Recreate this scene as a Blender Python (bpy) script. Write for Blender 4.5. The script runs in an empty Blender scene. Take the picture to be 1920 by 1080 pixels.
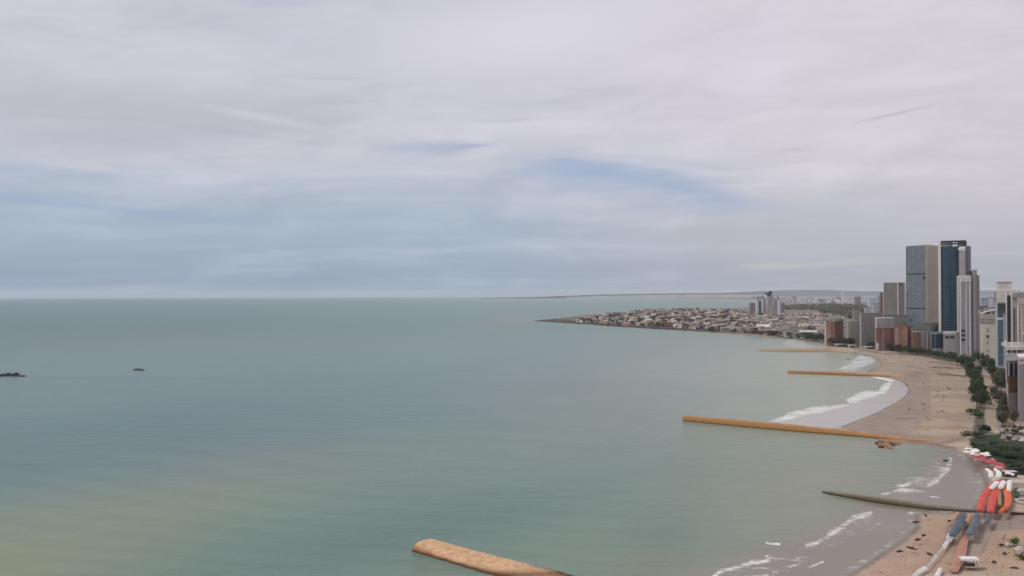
import bpy, math, random
import numpy as np
from mathutils import Vector, Matrix, Euler
R = math.radians
C = bpy.context.scene.collection
SC = bpy.context.scene

# ------------------------------------------------------------------ camera, sky, sun, exposure
H = 75.0                      # eye height above the water, metres
F = 1663.0                    # focal length in photo pixels (1920 wide)
PITCH = math.atan(12.0 / F)
ROLL = -0.18
cam = bpy.data.cameras.new('camera'); camo = bpy.data.objects.new('camera', cam); C.objects.link(camo)
camo.location = (0, 0, H)
CM = (Matrix.Rotation(math.pi / 2 + PITCH, 3, 'X') @ Matrix.Rotation(R(ROLL), 3, 'Z'))
camo.rotation_euler = CM.to_euler()
cam.sensor_width = 36; cam.lens = 36 * F / 1920
cam.clip_start = 1; cam.clip_end = 90000
SC.camera = camo
SC.render.resolution_x = 1024; SC.render.resolution_y = 576
SC.view_settings.view_transform = 'Standard'; SC.view_settings.look = 'None'
SC.view_settings.gamma = 1; SC.view_settings.exposure = 0.05
SC.view_settings.use_curve_mapping = False
SC.cycles.volume_bounces = 1
SC.cycles.max_bounces = 6

SUN_EL, SUN_AZ = 50, -105       # azimuth from the view direction, positive to the right
W = bpy.data.worlds.new('World'); SC.world = W; W.use_nodes = True


class N:
    """tiny node-graph helper"""
    def __init__(s, tree):
        s.t = tree; s.n = tree.nodes; s.l = tree.links

    def put(s, sock, v):
        if isinstance(v, bpy.types.NodeSocket): s.l.new(v, sock)
        elif v is not None:
            if isinstance(v, (tuple, list)) and len(v) == 3 and sock.type == 'RGBA': v = (*v, 1)
            sock.default_value = v

    def m(s, op, a, b=None, c=None, clamp=False):
        n = s.n.new('ShaderNodeMath'); n.operation = op; n.use_clamp = clamp
        s.put(n.inputs[0], a); s.put(n.inputs[1], b); s.put(n.inputs[2], c); return n.outputs[0]

    def mix(s, f, a, b, blend='MIX'):
        n = s.n.new('ShaderNodeMix'); n.data_type = 'RGBA'; n.blend_type = blend
        s.put(n.inputs[0], f); s.put(n.inputs[6], a); s.put(n.inputs[7], b); return n.outputs[2]

    def sstep(s, v, a, b, c0=0.0, c1=1.0):
        n = s.n.new('ShaderNodeMapRange'); n.interpolation_type = 'SMOOTHSTEP'
        s.put(n.inputs[0], v); n.inputs[1].default_value = a; n.inputs[2].default_value = b
        n.inputs[3].default_value = c0; n.inputs[4].default_value = c1; return n.outputs[0]

    def noise(s, vec, scale, detail=4, rough=.55, dist=0.0):
        n = s.n.new('ShaderNodeTexNoise'); s.put(n.inputs['Vector'], vec)
        n.inputs['Scale'].default_value = scale; n.inputs['Detail'].default_value = detail
        n.inputs['Roughness'].default_value = rough; n.inputs['Distortion'].default_value = dist
        return n.outputs[0]

    def xyz(s, x, y, z=0.0):
        n = s.n.new('ShaderNodeCombineXYZ'); s.put(n.inputs[0], x); s.put(n.inputs[1], y); s.put(n.inputs[2], z); return n.outputs[0]

    def sep(s, v):
        n = s.n.new('ShaderNodeSeparateXYZ'); s.put(n.inputs[0], v); return n.outputs

    def scale(s, v, sx, sy, sz, rot=0):
        n = s.n.new('ShaderNodeMapping'); s.put(n.inputs[0], v)
        n.inputs['Rotation'].default_value = (0, 0, rot)
        n.inputs['Scale'].default_value = (sx, sy, sz); return n.outputs[0]


def build_world():
    g = N(W.node_tree)
    for n in list(g.n): g.n.remove(n)
    out = g.n.new('ShaderNodeOutputWorld'); bg = g.n.new('ShaderNodeBackground'); bg.inputs[1].default_value = 0.1
    g.l.new(bg.outputs[0], out.inputs[0])
    sky = g.n.new('ShaderNodeTexSky'); sky.sky_type = 'NISHITA'; sky.sun_disc = False
    sky.sun_elevation = R(SUN_EL); sky.sun_rotation = R(SUN_AZ); sky.air_density = 1.2; sky.dust_density = 1.5
    tc = g.n.new('ShaderNodeTexCoord'); d = tc.outputs['Generated']
    x, y, z = g.sep(d)
    az = g.m('ARCTAN2', x, y)                               # direction from the place's own north
    el = g.m('ARCSINE', g.m('MULTIPLY', z, .9999))
    # clouds on a flat deck high above: direction divided by height
    zz = g.m('MAXIMUM', g.m('ADD', z, .07), .03)
    deck = g.xyz(g.m('DIVIDE', x, zz), g.m('DIVIDE', y, zz), 0)
    warp = g.noise(g.scale(deck, .35, .35, 1, .3), 1.0, 3, .5)
    deckw = g.xyz(g.m('ADD', g.m('DIVIDE', x, zz), g.m('MULTIPLY', warp, 1.4)), g.m('ADD', g.m('DIVIDE', y, zz), g.m('MULTIPLY', warp, .9)), 0)
    n1 = g.noise(g.scale(deckw, .42, 1.0, 1, .12), .55, 9, .6)
    n2 = g.noise(g.scale(deckw, .14, 1.2, 1, .18), 1.6, 6, .62)
    n3 = g.noise(deck, .16, 3, .5)
    wisp = g.m('ADD', g.m('MULTIPLY', g.m('SUBTRACT', n1, .5), .65), g.m('MULTIPLY', g.m('SUBTRACT', n2, .5), .22))
    n4 = g.noise(g.xyz(g.m('MULTIPLY', az, 5.0), g.m('ADD', g.m('MULTIPLY', el, 17.0), g.m('MULTIPLY', az, -1.3)), 3.1), 1.5, 8, .62, .6)
    wisp = g.m('ADD', wisp, g.m('MULTIPLY', g.m('SUBTRACT', n4, .5), .58))
    big = g.m('SUBTRACT', n3, .5)

    def A(px): return (px - 960) / F
    def E(py, px=960): return (555 - 0.003125 * px - py) / F

    def blob(px, py, wx, wy, tilt=0.0, k=1.0, rag=.9, sharp=(0.15, 1.1)):
        """soft region of the sky dome around one compass direction and elevation"""
        a0, e0 = math.atan(A(px)), math.atan(E(py, px)); ct, st = math.cos(R(tilt)), math.sin(R(tilt))
        da = g.m('SUBTRACT', az, a0); de = g.m('SUBTRACT', el, e0)
        u = g.m('ADD', g.m('MULTIPLY', da, ct), g.m('MULTIPLY', de, st))
        v = g.m('SUBTRACT', g.m('MULTIPLY', de, ct), g.m('MULTIPLY', da, st))
        u = g.m('DIVIDE', u, wx / F); v = g.m('DIVIDE', v, wy / F)
        r = g.m('ADD', g.m('MULTIPLY', u, u), g.m('MULTIPLY', v, v))
        r = g.m('ADD', g.m('SQRT', r), g.m('MULTIPLY', wisp, rag * 2.2))
        return g.sstep(r, sharp[0], sharp[1], k, 0.0)

    # cloud sheet colour: grey-lilac, paler aloft, blue-grey air low down
    def rgb(r, gg, b):
        f = lambda c: ((c / 255) / 12.92 if c < 10 else ((c / 255 + .055) / 1.055) ** 2.4)
        return (f(r) * 10, f(gg) * 10, f(b) * 10)
    t1 = g.sstep(el, -.01, .12); t2 = g.sstep(el, .05, .21)
    right = g.sstep(az, -.12, .42)
    low = g.mix(right, rgb(146, 166, 190), rgb(168, 172, 187))
    lowmid = g.mix(right, rgb(174, 187, 204), rgb(196, 193, 201))
    high = g.mix(right, rgb(206, 204, 214), rgb(216, 209, 217))
    col = g.mix(t1, low, lowmid)
    hn = g.m('ADD', t2, g.m('MULTIPLY', wisp, 1.3), clamp=True)
    hn = g.m('ADD', hn, g.m('MULTIPLY', big, .5), clamp=True)
    col = g.mix(hn, col, high)
    # light and dark wisps through the sheet
    br = g.m('ADD', g.m('ADD', 1.0, g.m('MULTIPLY', wisp, .50)), g.m('MULTIPLY', big, .14))
    brc = g.n.new('ShaderNodeCombineColor'); [g.l.new(br, brc.inputs[i]) for i in range(3)]
    col = g.mix(1.0, col, brc.outputs[0], 'MULTIPLY')
    # blue openings and thick bright or dark streaks
    for (px, py, wx, wy, t, k, colr, rag, sh) in [
        (250, 245, 420, 85, 0, .7, (186, 184, 197), .6, (.1, 1.4)),
        (1600, 420, 400, 90, 0, .5, (184, 185, 196), .8, (.1, 1.4)),
        (1205, 338, 225, 46, -7, .6, (142, 166, 199), .95, (.0, 1.35)),
        (1100, 322, 150, 24, -3, .5, (140, 168, 203), .8, (.1, 1.2)),
        (1310, 362, 110, 24, -10, .5, (142, 166, 200), .9, (.0, 1.2)),
        (1290, 322, 150, 9, -10, .5, (208, 207, 214), .8, (.1, 1.2)),
        (1150, 300, 130, 7, -6, .4, (203, 203, 212), .8, (.1, 1.2)),
        (1350, 390, 200, 16, -3, .35, (155, 175, 205), .8, (.1, 1.2)),
        (890, 273, 50, 6, 4, .5, (134, 155, 196), .5, (.1, 1.1)),
        (820, 277, 130, 14, 3, .5, (160, 176, 205), .8, (.1, 1.2)),
        (960, 225, 80, 8, 3, .35, (168, 172, 192), .8, (.1, 1.2)),
        (60, 395, 330, 16, -3, .3, (150, 172, 205), 1.0, (.1, 1.25)),
        (250, 410, 300, 9, -5, .45, (150, 170, 200), 1.0, (.1, 1.25)),
        (100, 352, 260, 16, -3, .3, (155, 178, 203), 1.0, (.1, 1.2)),
        (0, 540, 260, 40, 0, .3, (142, 158, 190), .6, (.1, 1.3)),
        (500, 430, 520, 40, 0, .35, (160, 178, 198), .7, (.1, 1.3)),
        (500, 8, 130, 22, 0, .5, (182, 184, 208), .8, (.1, 1.2)),
        (540, 95, 190, 50, 0, .30, (188, 192, 207), .9, (.1, 1.3)),
        (130, 253, 200, 4, 2, .25, (172, 172, 188), .5, (.1, 1.2)),
        (640, 153, 70, 3, 2, .3, (176, 178, 194), .4, (.1, 1.2)),
        (640, 198, 80, 4, 4, .35, (176, 178, 194), .4, (.1, 1.2)),
        (430, 262, 230, 7, -5, .35, (178, 178, 192), .8, (.1, 1.2)),
        (490, 232, 120, 9, -8, .55, (208, 208, 216), .6, (.1, 1.2)),
        (170, 335, 60, 10, -3, .6, (205, 200, 208), .8, (.1, 1.2)),
        (1270, 290, 150, 22, -9, .45, (207, 207, 215), 1.0, (.1, 1.2)),
        (1450, 230, 75, 14, 8, .45, (216, 213, 221), 1.0, (.1, 1.2)),
        (1660, 232, 90, 7, 8, .55, (213, 208, 217), .7, (.1, 1.2)),
        (1680, 241, 85, 4, 9, .6, (180, 178, 194), .4, (.1, 1.2)),
        (1490, 294, 50, 5, 0, .4, (182, 180, 194), .5, (.1, 1.2)),
        (1440, 500, 70, 9, 1, .6, (196, 194, 196), .7, (.1, 1.2)),
        (1560, 497, 130, 8, 3, .55, (194, 191, 195), .9, (.1, 1.2)),
        (1860, 484, 120, 5, 0, .4, (196, 190, 196), .8, (.1, 1.2)),
        (1000, 60, 330, 80, 5, .7, (222, 219, 228), .9, (.1, 1.3)),
        (1560, 120, 300, 110, 0, .25, (214, 204, 214), .9, (.1, 1.3)),
        (1850, 330, 200, 160, 0, .25, (205, 193, 202), .9, (.1, 1.3))]:
        col = g.mix(blob(px, py, wx, wy, t, k, rag, sh), col, rgb(*colr))
    fin = g.mix(.93, sky.outputs[0], col)                   # thin veil of real sky behind the cloud sheet
    g.l.new(fin, bg.inputs[0])


build_world()
sl = bpy.data.lights.new('sun', 'SUN'); slo = bpy.data.objects.new('sun', sl); C.objects.link(slo)
sl.energy = 1.5; sl.angle = R(14); sl.color = (1, .93, .82)
sd_ = Vector((math.sin(R(SUN_AZ)) * math.cos(R(SUN_EL)), math.cos(R(SUN_AZ)) * math.cos(R(SUN_EL)), math.sin(R(SUN_EL))))
slo.rotation_euler = sd_.to_track_quat('Z', 'Y').to_euler()
slo.location = (0, 0, 400)

# ------------------------------------------------------------------ surveying helpers
def ray(px, py):
    return CM @ Vector(((px - 960) / F, (540 - py) / F, -1))

def P(px, py, z=0.0):
    """ground point (x, y) seen at a photo pixel, at height z"""
    r = ray(px, py); t = (z - H) / r.z
    return Vector((r.x * t, r.y * t, z))

def eye(px): return 555 - 0.003125 * px
def depth(px, py): return P(px, py).y
def X(px, Y): return (px - 960) / F * Y
def Z(px, py, Y): return H + (eye(px) - py) / F * Y
CMI = np.array(CM.inverted())

def to_px(x, y, z):
    v = np.stack([x, y, z - H], -1) @ CMI.T
    w = np.maximum(-v[..., 2], 1e-3)
    return 960 + F * v[..., 0] / w, 540 - F * v[..., 1] / w, v[..., 2] < 0

# ------------------------------------------------------------------ object helpers
def tag(o, label=None, cat=None, group=None, kind=None):
    if label: o['label'] = label
    if cat: o['category'] = cat
    if group: o['group'] = group
    if kind: o['kind'] = kind
    return o

def empty(name, loc, rz=0, **k):
    o = bpy.data.objects.new(name, None); C.objects.link(o); o.location = loc; o.rotation_euler = (0, 0, rz)
    o.empty_display_size = .5
    return tag(o, **k)

class MB:
    def __init__(s): s.v = []; s.f = []; s.uv = []; s.m = []
    def face(s, pts, uv=None, mi=0):
        b = len(s.v); s.v += [tuple(p) for p in pts]; s.f.append(tuple(range(b, b + len(pts))))
        s.uv += (uv or [(p[0], p[1]) for p in pts]); s.m.append(mi); return s
    def prism(s, poly, z0, z1, mi=0, cap=True, ztop=None):
        """poly: counter-clockwise xy list; ztop: optional per-corner top heights"""
        a = sum(poly[i][0] * poly[(i + 1) % len(poly)][1] - poly[(i + 1) % len(poly)][0] * poly[i][1] for i in range(len(poly)))
        if a < 0: poly = poly[::-1]; ztop = ztop[::-1] if ztop else None
        n = len(poly); zt = ztop or [z1] * n; u = 0
        for i in range(n):
            p, q = poly[i], poly[(i + 1) % n]; L = math.dist(p[:2], q[:2]); zq = zt[(i + 1) % n]
            s.face([(p[0], p[1], z0), (q[0], q[1], z0), (q[0], q[1], zq), (p[0], p[1], zt[i])],
                   [(u, z0), (u + L, z0), (u + L, zq), (u, zt[i])], mi); u += L
        if cap:
            s.face([(p[0], p[1], z) for p, z in zip(poly, zt)], None, mi)
            s.face([(p[0], p[1], z0) for p in poly[::-1]], None, mi)
        return s
    def box(s, c, sx, sy, z0, z1, rz=0, mi=0):
        ca, sa = math.cos(rz), math.sin(rz)
        pl = [(c[0] + a * ca - b * sa, c[1] + a * sa + b * ca) for a, b in ((-sx/2, -sy/2), (sx/2, -sy/2), (sx/2, sy/2), (-sx/2, sy/2))]
        return s.prism(pl, z0, z1, mi)
    def tube(s, pts, rad, n=6, mi=0, cap=True):
        rings = []
        for i, p in enumerate(pts):
            p = Vector(p); a = Vector(pts[max(i - 1, 0)]); b = Vector(pts[min(i + 1, len(pts) - 1)])
            t = (b - a).normalized(); up = Vector((0, 0, 1)) if abs(t.z) < .9 else Vector((1, 0, 0))
            e1 = t.cross(up).normalized(); e2 = t.cross(e1)
            r = rad[i] if isinstance(rad, (list, tuple)) else rad
            rings.append([p + (e1 * math.cos(2 * math.pi * k / n) + e2 * math.sin(2 * math.pi * k / n)) * r for k in range(n)])
        for i in range(len(rings) - 1):
            for k in range(n):
                s.face([rings[i][k], rings[i + 1][k], rings[i + 1][(k + 1) % n], rings[i][(k + 1) % n]], None, mi)
        if cap: s.face(rings[0], None, mi); s.face(rings[-1][::-1], None, mi)
        return s
    def mesh(s, name, mats, smooth=False, weld=False):
        me = bpy.data.meshes.new(name); me.from_pydata(s.v, [], s.f)
        ul = me.uv_layers.new(name='UVMap'); ul.data.foreach_set('uv', [c for t in s.uv for c in t[:2]])
        for mt in (mats if isinstance(mats, (list, tuple)) else [mats]): me.materials.append(mt)
        me.polygons.foreach_set('material_index', s.m)
        if smooth: me.polygons.foreach_set('use_smooth', [True] * len(s.f))
        if weld:
            import bmesh
            bm = bmesh.new(); bm.from_mesh(me); bmesh.ops.remove_doubles(bm, verts=bm.verts, dist=.002); bm.to_mesh(me); bm.free()
        me.update(); return me
    def build(s, name, mats, parent=None, loc=None, smooth=False, weld=False, rz=0):
        o = bpy.data.objects.new(name, s.mesh(name, mats, smooth, weld)); C.objects.link(o)
        if parent: o.parent = parent
        if loc is not None: o.location = loc
        if rz: o.rotation_euler = (0, 0, rz)
        return o

def children(o): return [c for c in C.objects if c.parent == o]
def copy_tree(o, kids=None):
    c = o.copy(); C.objects.link(c)
    for ch in (kids if kids is not None else children(o)):
        d = ch.copy(); C.objects.link(d); d.parent = c
    return c

# ------------------------------------------------------------------ materials
def new_mat(name):
    m = bpy.data.materials.new(name); m.use_nodes = True
    g = N(m.node_tree); b = g.n['Principled BSDF']; return m, g, b

def mat(name, col, rough=.8, var=.15, scale=.3, metal=0, bump=0, spec=.3, col2=None, streak=False):
    m, g, b = new_mat(name)
    tc = g.n.new('ShaderNodeTexCoord'); v = tc.outputs['Object']
    if streak: v = g.scale(v, 1, 1, .12)
    n = g.noise(v, scale, 5, .6)
    n2 = g.noise(v, scale * 7, 3, .6)
    f = g.m('ADD', g.m('MULTIPLY', g.sstep(n, .3, .7), .65), g.m('MULTIPLY', n2, .35))
    c2 = col2 or tuple(c * (1 - var * 1.6) for c in col)
    c1 = tuple(min(1, c * (1 + var * .6)) for c in col)
    b.inputs['Roughness'].default_value = rough; b.inputs['Metallic'].default_value = metal
    b.inputs['Specular IOR Level'].default_value = spec
    g.l.new(g.mix(f, c1, c2), b.inputs['Base Color'])
    if bump:
        bn = g.n.new('ShaderNodeBump'); bn.inputs['Strength'].default_value = bump; bn.inputs['Distance'].default_value = .3
        g.l.new(n2, bn.inputs['Height']); g.l.new(bn.outputs[0], b.inputs['Normal'])
    return m

def facade(name, wall, glass, bay=3.2, fl=3.4, wu=.7, wv=.6, grough=.15, wrough=.7, gvar=.35, stain=.18, off=0.0, gspec=.5):
    """wall with a grid of windows measured in metres from the UVs"""
    m, g, b = new_mat(name)
    uv = g.n.new('ShaderNodeUVMap').outputs[0]; u, v, _ = g.sep(uv)
    su = g.m('DIVIDE', u, bay); sv = g.m('DIVIDE', g.m('ADD', v, off), fl)
    fu, fv = g.m('FRACT', su), g.m('FRACT', sv)
    mu = g.m('LESS_THAN', g.m('ABSOLUTE', g.m('SUBTRACT', fu, .5)), wu / 2)
    mv = g.m('LESS_THAN', g.m('ABSOLUTE', g.m('SUBTRACT', fv, .5)), wv / 2)
    win = g.m('MULTIPLY', mu, mv)
    wn = g.n.new('ShaderNodeTexWhiteNoise'); wn.noise_dimensions = '2D'
    g.l.new(g.xyz(g.m('FLOOR', su), g.m('FLOOR', sv)), wn.inputs[0])
    wv1 = wn.outputs[0]
    gl = g.mix(g.m('MULTIPLY', wv1, 1.0), tuple(c * (1 - gvar) for c in glass), tuple(min(1, c * (1 + gvar)) for c in glass))
    st = g.noise(g.scale(uv, .12, .025, 1), 1.2, 5, .6)
    wl = g.mix(g.sstep(st, .3, .75), wall, tuple(c * (1 - stain * 1.5) for c in wall))
    g.l.new(g.mix(win, wl, gl), b.inputs['Base Color'])
    g.l.new(g.m('ADD', wrough, g.m('MULTIPLY', win, grough - wrough)), b.inputs['Roughness'])
    b.inputs['Specular IOR Level'].default_value = gspec
    bn = g.n.new('ShaderNodeBump'); bn.inputs['Strength'].default_value = .5; bn.inputs['Distance'].default_value = .25
    bn.invert = True; g.l.new(win, bn.inputs['Height']); g.l.new(bn.outputs[0], b.inputs['Normal'])
    return m

M = {}
M['white'] = mat('white_render', (.70, .69, .67), .6, .10, .15, streak=True)
M['offwhite'] = mat('off_white_render', (.58, .56, .53), .7, .14, .12, streak=True)
M['cream'] = mat('cream_render', (.47, .43, .37), .8, .14, .10, streak=True)
M['grey'] = mat('grey_concrete', (.30, .29, .28), .8, .18, .10, streak=True)
M['lilac'] = mat('lilac_grey_render', (.40, .37, .37), .8, .12, .10, streak=True)
M['dark'] = mat('dark_metal', (.05, .05, .055), .5, .2, .4)
M['darkglass'] = mat('dark_glass', (.02, .03, .05), .12, .3, .3, spec=.6)
M['tealglass'] = mat('teal_glass', (.015, .08, .11), .15, .4, .25, spec=.6)
M['roofgrey'] = mat('roof_felt', (.24, .235, .23), .9, .25, .15)
M['brickred'] = mat('red_brick', (.26, .085, .06), .9, .3, .12, streak=True)
M['brown'] = mat('brown_panel', (.24, .135, .085), .8, .2, .15)
M['tile'] = mat('clay_roof_tiles', (.30, .12, .075), .9, .3, .2)
M['bark'] = mat('bark', (.10, .075, .055), .9, .3, 1.0)
M['leafa'] = mat('leaf_dark_green', (.042, .068, .030), .7, .45, .25)
M['leafb'] = mat('leaf_grey_green', (.10, .11, .08), .7, .4, .25)
M['leafc'] = mat('leaf_fresh_green', (.06, .12, .022), .7, .4, .4)
M['leafbrown'] = mat('leaf_brownish', (.085, .07, .045), .7, .4, .4)
M['rockdark'] = mat('wet_dark_rock', (.028, .03, .028), .6, .4, .5, bump=.5)
M['rockbrown'] = mat('brown_rock', (.11, .065, .045), .8, .4, .5, bump=.5)
M['rockgrey'] = mat('grey_rubble', (.30, .26, .24), .9, .45, .35, bump=.5)
M['rocktan'] = mat('tan_boulder', (.34, .20, .12), .9, .3, .5, bump=.4)
M['rockpale'] = mat('pale_boulder', (.52, .47, .43), .9, .25, .5, bump=.3)
M['wood'] = mat('weathered_driftwood', (.06, .045, .038), .9, .3, 1.0)
M['pole'] = mat('grey_pole', (.28, .27, .26), .5, .2, 1.0)

# ------------------------------------------------------------------ coast outline (photo pixels on the water plane -> metres)
SHORE_PX = [(1580, 1084), (1640, 1046), (1690, 1012), (1715, 990), (1716, 962), (1760, 962), (1820, 960),
            (1834, 938), (1846, 914), (1842, 893), (1826, 872), (1806, 852), (1772, 842), (1720, 834), (1690, 834),
            (1662, 843), (1646, 838), (1650, 828), (1612, 812), (1575, 800), (1600, 791), (1640, 775), (1682, 753),
            (1700, 740), (1703, 728), (1692, 717), (1676, 711), (1650, 706.5), (1622, 698), (1632, 691), (1652, 680),
            (1642, 671), (1620, 664), (1592, 659), (1560, 657), (1510, 657), (1500, 652.5), (1560, 651.5), (1588, 651), (1560, 646.5),
            (1530, 642), (1490, 636), (1440, 632), (1380, 626), (1300, 621), (1230, 617), (1150, 612), (1090, 607.5), (1045, 604.5),
            (1000, 602), (1010, 600), (1060, 596), (1105, 589), (1160, 584), (1215, 580.5), (1290, 580.5), (1350, 579), (1400, 577),
            (1425, 573), (1450, 563)]
shore = [tuple(P(*p)[:2]) for p in SHORE_PX]
shore = [(-80, -400), (-70, -60), (-30, 20), (25, 90), (62, 150), (84, 195)] + shore + \
        [(2600, 14000), (3600, 30500), (60000, 30500), (60000, -400)]

def seg_dist(px, py, poly, closed=True):
    d = np.full(px.shape, 1e12); n = len(poly)
    for i in range(n if closed else n - 1):
        ax, ay = poly[i]; bx, by = poly[(i + 1) % n]
        dx, dy = bx - ax, by - ay; L = dx * dx + dy * dy + 1e-12
        t = np.clip(((px - ax) * dx + (py - ay) * dy) / L, 0, 1)
        d = np.minimum(d, (px - ax - t * dx) ** 2 + (py - ay - t * dy) ** 2)
    return np.sqrt(d)

def inside(px, py, poly):
    r = np.zeros(px.shape, bool); n = len(poly)
    for i in range(n):
        ax, ay = poly[i]; bx, by = poly[(i + 1) % n]
        if ay == by: continue
        c = ((ay > py) != (by > py)) & (px < (bx - ax) * (py - ay) / (by - ay) + ax)
        r ^= c
    return r

def sdist(px, py, poly):
    d = seg_dist(px, py, poly); return np.where(inside(px, py, poly), d, -d)

def vnoise(x, y, s, seed=0):
    x = x / s + seed * 17.3; y = y / s - seed * 9.1; xi = np.floor(x).astype(np.int64); yi = np.floor(y).astype(np.int64)
    fx = x - xi; fy = y - yi; fx = fx * fx * (3 - 2 * fx); fy = fy * fy * (3 - 2 * fy)
    def h(a, b):
        k = (a * 374761393 + b * 668265263 + seed * 1442695) & 0xffffffff
        k = ((k ^ (k >> 13)) * 1274126177) & 0xffffffff
        return ((k ^ (k >> 16)) & 0xffff) / 65535.0
    return (h(xi, yi) * (1 - fx) + h(xi + 1, yi) * fx) * (1 - fy) + (h(xi, yi + 1) * (1 - fx) + h(xi + 1, yi + 1) * fx) * fy

def fbm(x, y, s, seed=0, o=4):
    r = 0; a = .5
    for k in range(o): r = r + a * vnoise(x, y, s / 2 ** k, seed + k); a *= .5
    return r / (1 - .5 ** o)

def polar_grid(th, rr, keep=None):
    T, Rr = np.meshgrid(th, rr); return Rr * np.sin(T), Rr * np.cos(T)

def grid_mesh(name, x, y, z, attrs, mats, wrap=False, mask=None, kind='structure', smooth=True):
    nr, nc = x.shape
    v = np.stack([x, y, z], -1).reshape(-1, 3)
    i = np.arange(nr - 1)[:, None] * nc + np.arange(nc - 1)[None, :]
    q = np.stack([i, i + 1, i + nc + 1, i + nc], -1).reshape(-1, 4)[:, ::-1]
    if mask is not None:
        mk = mask.reshape(-1); q = q[mk[q].any(1)]
        used = np.zeros(len(v), bool); used[q.ravel()] = True; idx = np.cumsum(used) - 1
        q = idx[q]; v = v[used]
    else: used = np.ones(len(v), bool)
    me = bpy.data.meshes.new(name); me.vertices.add(len(v)); me.vertices.foreach_set('co', v.astype(np.float32).ravel())
    me.loops.add(q.size); me.loops.foreach_set('vertex_index', q.astype(np.int32).ravel())
    me.polygons.add(len(q)); me.polygons.foreach_set('loop_start', np.arange(0, q.size, 4, dtype=np.int32))
    me.polygons.foreach_set('use_smooth', [smooth] * len(q))
    me.update(calc_edges=True)
    for k, a in attrs.items():
        if a.ndim == 3:
            ca = me.color_attributes.new(k, 'FLOAT_COLOR', 'POINT'); arr = np.ones((len(v), 4), np.float32); arr[:, :3] = a.reshape(-1, 3)[used]
            ca.data.foreach_set('color', arr.ravel())
        else:
            fa = me.attributes.new(k, 'FLOAT', 'POINT'); fa.data.foreach_set('value', a.reshape(-1)[used].astype(np.float32))
    me.materials.append(mats); o = bpy.data.objects.new(name, me); C.objects.link(o); o['kind'] = kind
    return o

def attr(g, name, out=0):
    a = g.n.new('ShaderNodeAttribute'); a.attribute_name = name; return a.outputs[out]

def lerp(a, b, t): return a + (np.array(b) - a) * t[..., None]
def sm(x, a, b): t = np.clip((x - a) / (b - a), 0, 1); return t * t * (3 - 2 * t)

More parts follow.
